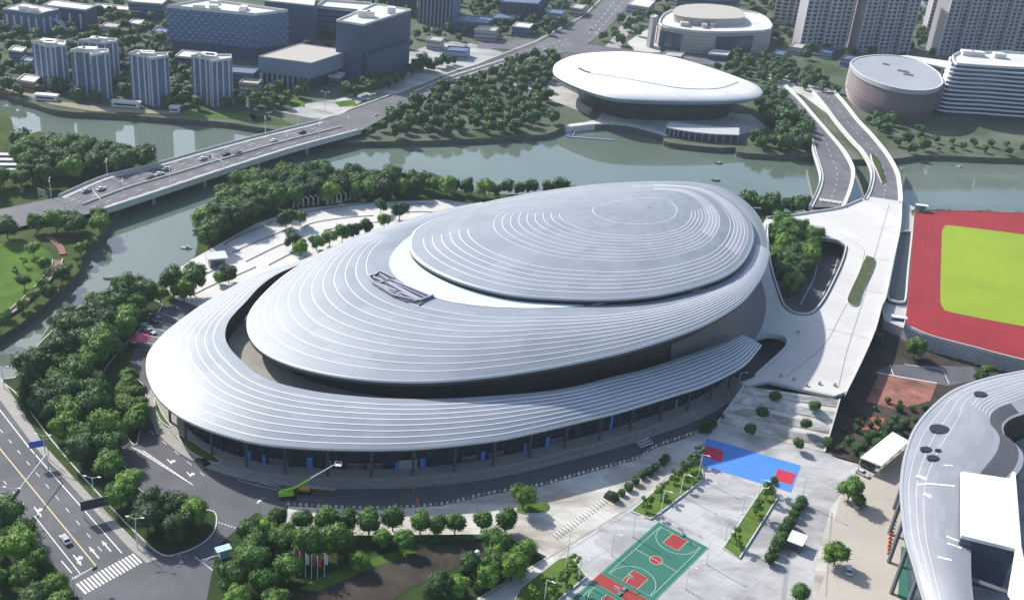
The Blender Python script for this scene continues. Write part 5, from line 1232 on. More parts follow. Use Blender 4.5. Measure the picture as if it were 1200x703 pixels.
# ------------------------------------------------------------------ trees
def pip(p, poly):
    x, y = p; c = False; n = len(poly)
    for i in range(n):
        x0, y0 = poly[i]; x1, y1 = poly[(i + 1) % n]
        if (y0 > y) != (y1 > y) and x < (x1 - x0) * (y - y0) / (y1 - y0) + x0: c = not c
    return c
ICO = None
def ico_pts(sub=1):
    import bmesh
    bm = bmesh.new(); bmesh.ops.create_icosphere(bm, subdivisions=sub, radius=1); vs = [v.co.copy() for v in bm.verts]; fs = [[v.index for v in f.verts] for f in bm.faces]; bm.free(); return vs, fs
IV, IF = ico_pts(2)
def crown_mesh(name, rng, rad, h0, h1, leaves, size, shape='broad', lobes=10):
    """leaf clumps spread over several uneven lobes, with gaps between"""
    b = MB(); L = []; H_ = h1 - h0; cz = (h0 + h1) / 2
    if shape == 'cone':
        for i in range(7): t = i / 6; L.append((Vector((rng.uniform(-.3, .3), rng.uniform(-.3, .3), h0 + H_ * (.12 + .8 * t))), rad * (1 - .78 * t) + .3, H_ * .13))
    elif shape == 'round':
        for i in range(8):
            a = rng.uniform(0, 6.28); L.append((Vector((math.cos(a) * rad * .38, math.sin(a) * rad * .38, h0 + H_ * rng.uniform(.32, .68))), rad * rng.uniform(.55, .7), H_ * .3))
        L.append((Vector((0, 0, cz)), rad * .85, H_ * .48))
    elif shape == 'sparse':
        for i in range(lobes):
            a = rng.uniform(0, 6.28); q = rng.uniform(.1, .8); L.append((Vector((math.cos(a) * rad * q, math.sin(a) * rad * q, h0 + H_ * rng.uniform(.1, .95))), rad * rng.uniform(.2, .36), rad * .22))
    else:
        L.append((Vector((0, 0, cz + .1 * H_)), rad * .8, H_ * .42))
        for i in range(lobes):
            a = i / lobes * 6.28 * 2 + rng.uniform(-.3, .3); q = rng.uniform(.45, .7); L.append((Vector((math.cos(a) * rad * q, math.sin(a) * rad * q, h0 + H_ * rng.uniform(.25, .78))), rad * rng.uniform(.42, .58), H_ * rng.uniform(.24, .34)))
    for c, r_, rz_ in L:   # solid heart of each lobe so that light does not leak through
        k = .78 if shape != 'sparse' else .3
        b.add([c + Vector((v.x * r_ * k * (1 + .15 * math.sin(v.z * 9 + c.x)), v.y * r_ * k, v.z * rz_ * k)) for v in IV], IF)
    tot = sum(r_ ** 2 for _, r_, _ in L)
    for c, r_, rz_ in L:
        for _ in range(int(leaves * r_ ** 2 / tot)):
            d = Vector((rng.gauss(0, 1), rng.gauss(0, 1), rng.gauss(.25, 1))).normalized(); k = rng.uniform(.82, 1.1)
            p = c + Vector((d.x * r_, d.y * r_, d.z * rz_)) * k; nrm = (d + Vector((rng.uniform(-.7, .7), rng.uniform(-.7, .7), rng.uniform(-.4, .8)))).normalized()
            a = nrm.orthogonal().normalized(); a.rotate(Matrix.Rotation(rng.uniform(0, 6.28), 3, nrm)); e = nrm.cross(a); s = size * rng.uniform(.6, 1.25)
            b.add([p - a * s * .5, p - e * s * .4, p + a * s * .5, p + e * s * .42], [(0, 1, 2, 3)])
    return b
def make_tree(name, rng, rad, h0, h1, leafm, leaves=1100, size=.62, shape='broad'):
    t = thing(name, 'tree', 'tree', (0, 0, -100))
    b = MB(); tr_ = .05 * h1 * .45 + .04; b.tube([(0, 0, 0), (.1, 0, h0), (0, .1, (h0 + h1) / 2)], [tr_, tr_ * .75, tr_ * .4], 6)
    for i in range(4):
        a = i * 1.6 + rng.random(); b.tube([(.08, 0, h0 * .85), (math.cos(a) * rad * .45, math.sin(a) * rad * .45, h0 + (h1 - h0) * .45)], [tr_ * .5, tr_ * .2], 5)
    b.build('trunk', BARK, t); crown_mesh('crown', rng, rad, h0, h1, leaves, size, shape).build('crown', leafm, t)
    return t
rg = random.Random(3)
PR = {}
PR['wood'] = [make_tree('leafy_tree', rg, rg.uniform(3.6, 4.6), 2.0, rg.uniform(8.5, 10.5), LEAFS[(0, 1, 0, 1, 0)[i]], 1500, .62) for i in range(5)] + [make_tree('leafy_tree', rg, 4.2, 2, 9.5, LEAFS[2], 1400, .6) for i in range(2)]
PR['round'] = [make_tree('clipped_tree', rg, 3.0, 1.5, 7.4, LEAFS[0], 1500, .5, 'round') for i in range(3)]
PR['cone'] = [make_tree('pointed_tree', rg, 2.6, 1.0, 12.5, LEAFS[2], 1300, .55, 'cone') for i in range(2)]
PR['young'] = [make_tree('young_tree', rg, 1.9, 1.3, 5.0, LEAFS[1], 420, .5, 'sparse') for i in range(3)]
PR['bush'] = [make_tree('round_bush', rg, 1.7, .1, 3.2, LEAFS[2], 700, .38, 'round') for i in range(2)]
PR['fresh'] = [make_tree('leafy_tree', rg, 3.4, 1.6, 7.5, LEAFS[1], 1200, .55) for i in range(2)]
used = set()
def plant(kind, p, label, group, s=1.0, i=None):
    pr = PR[kind]; q = pr[(i if i is not None else rg.randrange(len(pr)))]
    if q.name not in used: used.add(q.name); o = q
    else: o = copy_tree(q)
    o.location = p; o.rotation_euler = (0, 0, rg.uniform(0, 6.28)); s = s * 1.12; o.scale = (s * rg.uniform(.95, 1.12), s * rg.uniform(.95, 1.12), s)
    tag(o, label, 'tree' if kind != 'bush' else 'bush', group); return o
def scatter(pts, spacing, z=0, tries=2500, rseed=1, cap=999):
    rr = random.Random(rseed); poly = G(pts, z); xs = [p[0] for p in poly]; ys = [p[1] for p in poly]; out = []
    for _ in range(tries):
        q = (rr.uniform(min(xs), max(xs)), rr.uniform(min(ys), max(ys)))
        if not pip(q, poly): continue
        if all((q[0] - o[0]) ** 2 + (q[1] - o[1]) ** 2 > spacing ** 2 for o in out): out.append(q)
        if len(out) >= cap: break
    return [Vector((x, y, z)) for x, y in out]
W = []   # wanted trees: (kind, point, scale, label, group)
def wood(pts, sp, label, group, kinds=('wood',), s=(.8, 1.15), z=0, seed=1, cap=999):
    rr = random.Random(seed)
    for p in scatter(pts, sp, z, 3000, seed, cap): W.append((rr.choice(kinds), p, rr.uniform(*s), label, group))
wood([(31, 456), (62, 506), (112, 566), (160, 620), (192, 645), (232, 630), (244, 614), (222, 606), (190, 602), (160, 584), (140, 556), (126, 520), (116, 480), (112, 440), (148, 400), (180, 364), (232, 350), (225, 342), (158, 358), (120, 366), (92, 384), (68, 404), (45, 430)], 5.6,
     'leafy green tree in the dense wood between the western road and the arena', 'trees in the wood west of the arena', ('wood', 'wood', 'wood', 'wood', 'fresh', 'wood'), (.75, 1.2), seed=4)
wood([(152, 447), (166, 457), (165, 490), (159, 514), (149, 505), (145, 470)], 4.2, 'leafy tree in the narrow strip of planting just left of the arena forecourt road', 'trees in the strip by the arena road', ('fresh',), (.7, .9), seed=5)
wood([(234, 288), (238, 265), (262, 238), (300, 222), (350, 214), (440, 216), (520, 224), (548, 228), (540, 233), (500, 233), (420, 236), (350, 243), (300, 258), (262, 280), (240, 296)], 5.8, 'green tree in the wood between the river and the terraced plaza behind the arena', 'trees in the wood behind the arena', seed=6)
wood([(560, 228), (680, 226), (680, 229), (560, 233)], 6, 'tree in the riverside row peeping over the arena roof', 'trees behind the arena roof', s=(.75, 1), seed=7)
wood([(866, 238), (900, 245), (948, 249), (948, 252), (900, 252), (866, 246)], 5, 'tree in the short riverside row right of the arena roof', 'trees by the river right of the arena', s=(.8, 1.1), seed=8)
wood([(906, 272), (930, 278), (952, 290), (948, 318), (935, 345), (922, 350), (908, 320)], 5, 'dark tree growing up through the opening in the white deck', 'trees in the deck opening', s=(.75, 1.0), seed=9)
wood([(1064, 256), (1130, 256), (1220, 260), (1220, 263), (1130, 260), (1064, 261)], 6, 'small riverside tree behind the fence of the red track', 'trees behind the red track', ('fresh', 'wood'), (.55, .75), seed=10)
wood([(24, 176), (60, 174), (130, 181), (170, 191), (176, 203), (120, 208), (66, 220), (0, 230), (-20, 235), (-20, 222), (28, 214)], 7, 'tree in the wood above the river on the far left of the bridge', 'trees north-west of the bridge', ('wood',), seed=11)
wood([(-10, 282), (30, 276), (100, 262), (122, 258), (120, 274), (100, 282), (60, 275), (0, 283)], 7, 'tree along the road edge of the riverside park at the left', 'trees in the park by the road', s=(.7, 1.0), seed=12)
wood([(105, 285), (95, 310), (62, 348), (20, 378), (0, 390), (-10, 380), (40, 352), (60, 330), (85, 300)], 6.5, 'shrubby tree on the bank of the riverside park at the left', 'trees on the park bank', ('fresh', 'wood'), (.4, .7), seed=13)
wood([(20, 300), (45, 300), (60, 330), (35, 345), (15, 340)], 9, 'tree standing alone on the bright lawn of the riverside park', 'trees on the park lawn', ('young', 'fresh'), (.6, .9), seed=14)
wood([(-10, 612), (15, 618), (45, 655), (75, 690), (88, 712), (50, 730), (-20, 730)], 6.2, 'leafy tree beside the western road in the bottom left corner', 'trees in the bottom left corner', ('wood', 'fresh'), (.65, .95), seed=15)
wood([(266, 705), (285, 665), (300, 628), (335, 643), (380, 648), (455, 640), (400, 658), (356, 676), (345, 705), (300, 730)], 6.6, 'leafy tree in the grove below the row of clipped plaza trees', 'trees in the southern grove', ('wood', 'wood', 'fresh'), (.65, 1.0), seed=16)
wood([(548, 668), (600, 645), (636, 655), (600, 680), (548, 700), (500, 705), (525, 690)], 5, 'tree in the planted triangle beside the service ramp at the bottom', 'trees beside the service ramp', ('wood', 'fresh', 'wood'), (.55, .85), seed=17)
wood([(428, 162), (470, 137), (530, 104), (600, 84), (640, 82), (668, 102), (705, 124), (670, 143), (640, 152), (600, 156), (530, 160), (440, 163)], 8.5, 'tree in the broad wood on the far shore between avenue and white hall', 'trees in the far shore wood', seed=18)
wood([(905, 140), (935, 146), (948, 158), (945, 178), (885, 177), (882, 162)], 7.5, 'tree in the rounded clump on the far shore beside the curved ramps', 'trees in the clump by the ramps', s=(.9, 1.3), seed=19)
wood([(900, 72), (950, 85), (985, 108), (1000, 135), (1050, 165), (1090, 178), (1060, 182), (1025, 150), (990, 118), (950, 108), (905, 96)], 9, 'tree along the walks between the ramps and the drum building', 'trees by the drum building', s=(.7, 1.0), seed=20)
wood([(1060, 152), (1110, 168), (1200, 172), (1260, 176), (1260, 184), (1100, 180)], 9, 'low tree on the far bank in front of the striped building', 'trees before the striped building', s=(.4, .7), seed=21)
wood([(690, 128), (780, 142), (880, 145), (885, 155), (780, 152), (700, 142)], 8, 'tree on the waterfront in front of the white hall', 'trees before the white hall', s=(.5, .8), seed=22)
BL = [[(x, y) for x, y in ((p.x + t_.location.x, p.y + t_.location.y) for p in [])] for t_ in []]
roads_ = [[(p.x, p.y) for p in av], G([(560, 44), (860, 66), (860, 82), (560, 60)]), G([(478, 62), (590, 50), (590, 70), (480, 110), (360, 140), (330, 130)])]
foots = []
for o in list(bpy.data.objects):
    if o.type == 'EMPTY' and o.get('category') in ('building', 'apartment tower', 'hall', 'tower', 'pavilion', 'canopy') and o.location.y > 500:
        vs = [ch.matrix_basis @ v.co for ch in o.children if ch.type == 'MESH' for v in ch.data.vertices]
        if vs:
            xs = [v.x for v in vs]; ys = [v.y for v in vs]; foots.append((o.location.x + min(xs), o.location.x + max(xs), o.location.y + min(ys), o.location.y + max(ys)))
def free(p):
    if any(x0 - 2 < p.x < x1 + 2 and y0 - 2 < p.y < y1 + 2 for x0, x1, y0, y1 in foots): return False
    return not any(pip((p.x, p.y), r_) for r_ in roads_)
FARW = [P(u, v) for u, v in ((482, 88), (490, 85), (498, 82), (506, 84), (514, 80), (522, 78), (530, 76), (487, 80), (496, 76), (470, 96), (462, 100), (452, 104), (444, 108), (434, 110), (425, 112), (415, 114), (406, 112), (455, 96), (440, 100), (426, 104))]
for pts, sp, seed in (([(-40, -20), (200, -40), (200, 50), (195, 100), (215, 128), (40, 118), (-40, 95)], 9.5, 30), ([(200, 70), (300, 100), (370, 105), (480, 100), (560, 75), (420, 125), (300, 132), (200, 128)], 8, 31), ([(560, 40), (640, 44), (690, 10), (690, -40), (560, -40)], 10, 32), ([(690, 66), (715, 38), (760, -20), (1260, -40), (1260, 66), (900, 72), (780, 60), (700, 62)], 10, 33), ([(350, -40), (560, -40), (560, 45), (480, 60), (350, 60)], 13, 34), ([(868, 124), (905, 104), (938, 142), (905, 168), (872, 150)], 7, 35), ([(640, 64), (760, 58), (905, 74), (960, 100), (900, 100), (870, 92), (760, 62)], 8, 37), ([(1000, 112), (1060, 150), (1030, 150), (990, 118)], 8, 39), ([(590, 72), (650, 66), (652, 96), (600, 86)], 9, 40), ([(200, 80), (225, 125), (200, 126), (60, 116), (20, 100)], 9, 41), ([(-300, -60), (1500, -60), (1800, -140), (-600, -140)], 30, 36)):
    for p in scatter(pts, sp, 0, 5000, seed):
        if free(p): FARW.append(p)
W = [w_ for w_ in W if free(w_[1])]
W.sort(key=lambda w_: w_[1].y)
near, rest = W[:238], W[238:]
GR = {}
for w_ in near: GR.setdefault(w_[4], []).append(w_[1])
for k, p, s, l, g in near:
    ps = GR[g]; ys_ = sorted(q.y for q in ps); xs_ = sorted(q.x for q in ps); n_ = len(ps); i_ = rg.randrange(len(PR[k])); pr_ = PR[k][i_]
    look = 'bright green' if k == 'fresh' else 'dark green' if i_ >= 5 else 'yellowish green' if i_ in (1, 3) else 'deep green'
    sz = 'large ' if s > 1.02 else 'small ' if s < .85 else ''
    lat = 'tall ' if PR[k][i_].name[-1] in '24' else ''; fy = 'far' if p.y > ys_[n_ * 2 // 3] else 'near' if p.y < ys_[n_ // 3] else 'middle'; fx = 'far left' if p.x < xs_[n_ // 5] else 'left' if p.x < xs_[2 * n_ // 5] else 'central' if p.x < xs_[3 * n_ // 5] else 'right' if p.x < xs_[4 * n_ // 5] else 'far right'
    lab = sz + look + ' tree, ' + fy + ' ' + fx + ' part, ' + g.replace('trees ', '') if n_ > 5 else l
    plant(k, p, lab, g, s, i_)
def mass(name, pts, label, leafs, size, szr):
    b = MB(); rr = random.Random(5); protos = [crown_mesh('c', rr, 4.2, .3, 8.5, leafs, size, 'broad', 6) for _ in range(3)]
    vs = []; fs = []
    me = bpy.data.meshes.new(name); off = 0
    for p, s in pts:
        q = protos[rr.randrange(3)]; a = rr.uniform(0, 6.28); ca, sa = math.cos(a), math.sin(a); s *= rr.uniform(.8, 1.2)
        vs += [(p.x + (x * ca - y * sa) * s, p.y + (x * sa + y * ca) * s, z * s) for x, y, z in q.v]; fs += [[i + off for i in f] for f in q.f]; off = len(vs)
    me.from_pydata(vs, [], fs); me.materials.append(LEAFS[3]); o = bpy.data.objects.new(name, me); COL.objects.link(o); tag(o, label, 'woodland', None, 'stuff')
mass('far_woodland', [(p, s) for _, p, s, _, _ in rest] + [(p, .9) for p in FARW], 'distant tree cover on the far shore and between the city blocks', 260, 1.1, 1)
# trees placed one by one
for i, (u, v) in enumerate(((325.6, 619), (354, 624), (381, 625), (407, 624), (432, 628), (460, 622), (492, 625), (512.5, 628), (533, 626), (564, 624), (592, 624))):
    plant('round', P(u, v), ['first', 'second', 'third', 'fourth', 'fifth', 'sixth', 'seventh', 'eighth', 'ninth', 'tenth', 'last'][i] + ' clipped round tree from the left in the plaza edge row', 'clipped trees along the plaza edge', (.8, .9, 1.1, .95, 1.1, 1.0, .95, .85, .9, .9, 1.0)[i])
one = [('fresh', 612, 597, .95, 'single tree in the small rounded lawn bed on the pale plaza'), ('cone', 38, 468, 1.15, 'tall pointed dark tree at the river edge by the western road'), ('cone', 32, 482, .95, 'shorter pointed dark tree by the western road sidewalk'), ('wood', 294, 640, .8, 'dark rounded tree at the corner of the side road south-west of the arena'),
       ('fresh', 472, 646, .75, 'slender tree beside the lawn strip of the service ramp'), ('fresh', 420, 668, .7, 'pair-crowned small tree on the lawn strip above the ramp'), ('cone', 505, 704, .5, 'small conical tree at the bottom edge, nearer the ramp'), ('cone', 528, 700, .5, 'small conical dark tree at the bottom edge beside the other cone'),
       ('wood', 993, 588, .75, 'larger rounded tree on the beige car park'), ('fresh', 1005, 592, .5, 'smaller olive tree beside the silver car'), ('wood', 977, 662, .75, 'rounded tree next to the white parked car'), ('round', 935, 706, .75, 'rounded tree on the bottom edge of the grey plaza'),
       ('wood', 1070, 420, .8, 'tree in the shade under the south corner of the red track'), ('bush', 1028, 402, 1.3, 'bush beside the shelter under the raised deck'), ('fresh', 1155, 441, .6, 'small tree behind the grey ring roof'), ('bush', 1148, 447, 1.3, 'round bush at the road bend behind the grey ring roof'),
       ('wood', 343, 292, .75, 'dark round tree leftmost on the terraced plaza'), ('wood', 446, 250, .6, 'small tree standing on the plaza terraces near the wood'), ('wood', 468, 258, .8, 'round tree on the plaza terraces close to the arena roof'), ('wood', 335, 268, .8, 'tree on the plaza below the white frames'), ('wood', 352, 265, .65, 'second tree on the plaza below the white frames'),
       ('wood', 268, 332, .7, 'tree beside the grey-roofed kiosk'), ('wood', 258, 333, .55, 'bushy tree left of the one beside the kiosk')]
for k, u, v, s, l in one: plant(k, P(u, v), l, None, s)
for u, v, s in ((352, 300, .7), (371, 294, .75), (386, 288, .8), (401, 284, .8), (414, 280, .75), (428, 275, .75), (450, 267, .65)): plant('wood', P(u, v), 'tree in the row between the plaza terraces and the arena roof', 'trees edging the plaza terraces', s * .9)
for u, v in ((757, 600), (774, 584), (790, 568), (799, 560), (808, 553), (817, 543)): plant('young', P(u, v), 'young pale green tree in the lawn bed below the blue court', 'young trees in the lawn beds', rg.uniform(.95, 1.15))
for u, v in ((862, 640), (885, 605), (897, 586), (903, 578)): plant('young', P(u, v), 'young tree in the lawn bed east of the green court', 'young trees in the eastern bed', rg.uniform(.9, 1.2))
for u, v in ((663, 690), (648, 700), (672, 672), (640, 692), (625, 703)): plant('young', P(u, v), 'young tree in the lawn bed at the bottom edge', 'young trees in the bottom bed', rg.uniform(.9, 1.2))
for i, (u, v) in enumerate(((719, 586), (728, 580), (736, 574), (744, 567), (752, 560), (760, 556), (768, 551), (776, 545), (780, 540))): plant('bush', P(u, v), 'dark bush in the row between pale plaza and lawn bed', 'bushes along the lawn bed', rg.uniform(.6, .9))
for u, v in ((902, 660), (906, 650), (911, 642), (915, 634), (919, 625), (924, 617), (929, 608), (934, 600), (938, 593)): plant('bush', P(u, v), 'dark bush in the hedge row on the grey plaza east of the lawn bed', 'bushes on the grey plaza', rg.uniform(.9, 1.2))
for u, v, z, l in ((907.7, 470, 5, 'first bush below the deck on the steps, western column'), (954, 481, 5, 'top bush of the eastern column on the steps'), (943.5, 502, 3.2, 'second bush down in the eastern column on the steps'), (934.6, 525, 1.2, 'lowest bush of the eastern column on the steps'), (892, 489, 3.2, 'middle bush of the western column on the steps'), (878, 508, 1.5, 'lowest bush of the western column on the steps'), (969, 524, 0, 'bush at the foot of the steps by the shaded planting')): plant('bush', P(u, v, z), l, None, 1.1)
for p in scatter([(985, 500), (1040, 470), (1088, 478), (1062, 505), (1010, 525), (985, 528)], 4, 0, 400, 50, 22): plant('bush', p, 'low bush in the shaded planting east of the steps', 'bushes east of the steps', rg.uniform(.4, .9))
for p in scatter([(1000, 530), (1040, 500), (1060, 500), (1062, 508), (1012, 545)], 3, 0, 400, 51, 14): plant('bush', p, 'dense dark bush beside the white canopy', 'bushes beside the white canopy', rg.uniform(.8, 1.1))
for p in scatter([(820, 511), (835, 505), (848, 490), (842, 489), (822, 500)], 2.2, 0, 200, 52, 7): plant('bush', p, 'bush in the corner bed between road and steps', 'bushes by the steps corner', rg.uniform(.6, .8))
for p in scatter([(480, 700), (545, 672), (590, 655), (610, 650), (600, 672), (545, 700)], 3, 0, 300, 53, 26): plant('bush', p, 'low shrub in the planted triangle at the bottom', 'shrubs in the bottom triangle', rg.uniform(.4, .7))
for ks_ in PR.values():
    for o in ks_:
        if o.name not in used:
            for ch in list(o.children): bpy.data.objects.remove(ch)
            bpy.data.objects.remove(o)
# ------------------------------------------------------------------ vehicles
CARP = {}
def car_proto(colname, col, L=4.6):
    t = thing('parked_car', 'car', 'car', (0, 0, -50)); m = mat('car_paint_' + colname, col, .25, .3, coat=.6)
    # body section profile swept across width with tucked sides
    pr = [(-L / 2, .35), (-L / 2, .85), (-L / 2 + .9, 1.0), (L / 2 - 1.2, .95), (L / 2 - .05, .72), (L / 2, .35)]
    b = MB(); W2 = .9
    rows = [[Vector((x, y, z)) for x, z in pr] for y in (-W2, -W2 * .97, W2 * .97, W2)]
    b.grid(rows); b.add([rows[0][i] for i in range(6)], [(5, 4, 3, 2, 1, 0)]); b.add([rows[3][i] for i in range(6)], [(0, 1, 2, 3, 4, 5)]); b.add([(-L / 2, -W2, .35), (-L / 2, W2, .35), (L / 2, W2, .35), (L / 2, -W2, .35)], [(0, 1, 2, 3)])
    b.build('body', m, t)
    b = MB(); b.add([(-L * .40, -.82, .95), (L * .22, -.82, .95), (L * .22, .82, .95), (-L * .40, .82, .95), (-L * .27, -.66, 1.42), (L * .04, -.66, 1.42), (L * .04, .66, 1.42), (-L * .27, .66, 1.42)], [(0, 1, 5, 4), (1, 2, 6, 5), (2, 3, 7, 6), (3, 0, 4, 7)]); b.build('windows', DG, t)
    b = MB(); b.box((-L * .115, 0, 1.45), (L * .33, 1.4, .06)); b.build('roof', m, t)
    for x in (-L * .31, L * .31):
        for y in (-.82, .82): b = MB(); b.tube([(x, y - .11, .33), (x, y + .11, .33)], .33, 10); b.build('wheel', TYRE, t)
    for y in (-.6, .6): b = MB(); b.box((L / 2 - .03, y, .66), (.08, .36, .14)); b.build('headlight', LAMPW, t)
    return t
for cn, cc_ in (('white', (.75, .75, .75)), ('silver', (.42, .43, .45)), ('black', (.02, .02, .025)), ('grey', (.14, .15, .17)), ('blue', (.05, .1, .3)), ('red', (.35, .03, .03))): CARP[cn] = [car_proto(cn, cc_), False]
def car(cn, a, c, label, z=0.0, group=None, name='parked_car'):
    """car centred at pixel a, nose pointing towards pixel c"""
    A, C = P(*a, z), P(*c, z); d = C - A; pr = CARP[cn]
    if not pr[1]: pr[1] = True; o = pr[0]
    else: o = copy_tree(pr[0])
    o.name = name; o.location = A + Vector((0, 0, .07)); o.rotation_euler = (0, 0, math.atan2(d.y, d.x)); tag(o, label, 'car', group); return o
car('silver', (76.8, 634), (66, 620), 'silver car driving alone on the western road above the zebra crossing', name='moving_car')
car('black', (237, 543), (225, 537), 'black car stopped at the kerb beside the rounded lawn bed', z=.02)
car('white', (994, 669), (993, 655), 'white car with dark roof parked below the rounded car park tree')
car('silver', (1008, 593), (1014, 589), 'silver car parked beside the olive tree on the beige car park')
car('white', (1010, 556), (1022, 562), 'white car nearest the canopy edge on the car park'); car('black', (1016, 549), (1028, 555), 'black car half under the white canopy'); car('white', (1021, 543), (1033, 549), 'white car deepest under the white canopy')
bz = BZ + .05
for cn, a, l in (('silver', (101, 225), 'silver car at the western end of the bridge, far lanes'), ('white', (118.5, 222.5), 'white car right of the silver one at the western end of the bridge'), ('black', (177, 209.5), 'black car third from the west on the bridge'), ('white', (187, 205), 'white car right behind the black one on the bridge'), ('silver', (195, 199), 'silver car just past the white one in mid bridge'), ('white', (238, 187), 'white car alone in the middle of the bridge'), ('black', (265, 182), 'left one of two dark cars on the eastern half of the bridge'), ('black', (279, 180.5), 'right one of two dark cars on the eastern half of the bridge'), ('white', (321, 166), 'white van-like car near the eastern end of the bridge'), ('black', (354, 156), 'dark car at the eastern end of the bridge')):
    car(cn, a, (a[0] + 20, a[1] - 6.5), l, bz, name='moving_car')
for cn, a, c, l in (('white', (440, 137), (455, 129), 'white car on the avenue just past the bridge'), ('silver', (452, 131), (466, 123), 'silver car on the avenue left of the wood'), ('white', (483, 113), (497, 106), 'white car on the avenue beside the wood, further up'), ('black', (508, 106), (520, 100), 'black car on the avenue in the lanes nearest the wood'), ('white', (638, 60), (650, 56), 'white car in the avenue crossing'), ('blue', (585, 76), (598, 70), 'blue car on the avenue before the crossing'), ('white', (692, 35), (700, 25), 'white car on the avenue beyond the crossing')):
    car(cn, a, c, l, 1.6 if a[0] < 500 else .9 if a[0] < 530 else .35, name='moving_car')
for i, (cn, a, c) in enumerate((('silver', (174, 387), (184, 391)), ('white', (171, 384), (181, 388)), ('black', (179, 377), (189, 381)), ('grey', (182, 372), (192, 376)), ('white', (176, 390), (186, 394)))):
    car(cn, a, c, ['silver car', 'topmost white car', 'black car', 'grey car', 'white car nearest the canopy'][i] + ' parked at the west tip of the arena')
rr = random.Random(9)
lot = [(740 + i * 3, 20 - i * 1.5) for i in range(5)]
for a in ((736, 14), (738, 18), (741, 10), (744, 6), (747, 3), (12, 26), (116, 27), (195, 100), (203, 104), (212, 108), (200, 110), (128, 104), (140, 106), (8, 93), (16, 95), (490, 66), (497, 63), (503, 38), (512, 36), (520, 41), (545, 55)):
    car(rr.choice(('white', 'silver', 'white', 'grey', 'blue')), a, (a[0] + 8, a[1] - rr.uniform(-3, 4)), 'tiny distant car parked between the far city blocks', .25, 'distant parked cars')
bus = None
for i, (u, v) in enumerate(((4, 188), (3, 194), (6, 200), (10, 206))):
    p = P(u, v); p.z = .05; th = thing('parked_bus', ['pale coach topmost in the row at the left edge', 'pale coach second in the row at the left edge', 'pale coach third in the row at the left edge', 'greenish coach lowest in the row at the left edge'][i], 'bus', p, .25, 'coaches parked at the left edge')
    b = MB(); b.box((0, 0, 1.9), (11, 2.5, 2.6), 0, taper=.97); b.build('body', [LAMPW, LAMPW, LAMPW, mat('bus_green', (.35, .45, .4), .4)][i], th); b = MB(); b.box((0, 0, 2.2), (10.2, 2.56, .9)); b.build('window_band', DG, th)
    for x in (-3.6, 3.4):
        for y in (-1.15, 1.15): b = MB(); b.tube([(x, y - .15, .5), (x, y + .15, .5)], .5, 10); b.build('wheel', TYRE, th)
for k, v in CARP.items():
    if not v[1]:
        for ch in list(v[0].children): bpy.data.objects.remove(ch)
        bpy.data.objects.remove(v[0])
# boom lift
bl_ = thing('boom_lift', 'lime green boom lift with raised arm by the arena forecourt', 'boom lift', P(338, 583, .03)); LIME = mat('lime_paint', (.35, .68, .02), .4, coat=.3)
b = MB(); b.box((0, 0, .8), (4.6, 2.3, .6), .3); b.build('chassis', DARK, bl_)
b = MB(); b.box((-.6, 0, 1.7), (4.4, 2.0, 1.1), .3, taper=.85); b.box((-2.2, -.6, 1.6), (1.0, 1.0, 1.0), .3); b.build('turret', LIME, bl_)
b = MB(); b.tube([(-1.5, 0, 2.3), (2, .2, 3.8), (6, .4, 7)], [.42, .34, .3], 6); b.build('lower_boom', LIME, bl_)
b = MB(); b.tube([(5.5, .4, 6.6), (13, .8, 12.6)], [.22, .14], 6); b.build('upper_boom', STEEL, bl_)
b = MB(); b.box((14, .9, 12.4), (1.8, .9, .1)); 
for x in (13.1, 14.9):
    for y in (.45, 1.35): b.tube([(x, y, 12.4), (x, y, 13.4)], .05, 4)
b.tube([(13.1, .45, 13.4), (14.9, .45, 13.4), (14.9, 1.35, 13.4), (13.1, 1.35, 13.4), (13.1, .45, 13.4)], .05, 4); b.build('basket', LAMPW, bl_)
for x, y in ((-1.6, -1.3), (1.4, -.9), (-2.0, .9), (1.0, 1.3)): b = MB(); b.tube([(x, y - .2, .5), (x, y + .2, .5)], .5, 10); b.build('wheel', TYRE, bl_)
yl = thing('access_platform', 'yellow and black tracked access platform folded beside the green boom lift', 'access platform', P(357, 577, .1)); YP = mat('yellow_paint', (.75, .42, .02), .5)
b = MB(); b.box((0, 0, .7), (3.6, 1.6, .7)); b.build('chassis', DARK, yl); b = MB(); b.box((0, 0, 1.5), (3.2, 1.3, .9)); b.build('body', YP, yl); b = MB(); b.box((4, .3, 1.9), (9.5, .5, .5)); b.build('folded_boom', mat('boom_grey', (.4, .38, .3), .5), yl)
for y in (-.9, .9): b = MB(); b.box((0, y, .4), (4, .45, .75)); b.build('track', TYRE, yl)
# ------------------------------------------------------------------ lamps, signs, barriers, small things
def lamp(u, v, h, label, arms=2, head=.9, z=0.0, rz=0.0, group=None, globe=False):
    t = thing('street_lamp', label, 'street lamp', P(u, v, z), rz, group); b = MB(); b.tube([(0, 0, 0), (0, 0, h)], [.16, .09], 6); b.build('pole', LAMPW, t)
    if globe: b = MB(); b.add([Vector((q.x * .8, q.y * .8, h + .5 + q.z * .9)) for q in IV], IF); b.build('lamp_globe', LAMPW, t, True); return t
    for s in ((-1, 1) if arms == 2 else (1,)):
        b = MB(); b.tube([(0, 0, h - .3), (s * 1.6, 0, h + .25)], .06, 5); b.build('arm', LAMPW, t); b = MB(); b.box((s * 2.0, 0, h + .28), (head, .35, .16)); b.build('lamp_head', LAMPW, t)
    return t
ordn = ['first', 'second', 'third', 'fourth', 'fifth', 'sixth', 'seventh', 'eighth', 'ninth']
for i, (u, v) in enumerate(((145, 232), (199.5, 217), (250, 202), (336, 176), (374, 163), (408, 155))): lamp(u, v, 8, ordn[i] + ' double-armed lamp from the west along the middle of the bridge', z=BZ, rz=1.9)
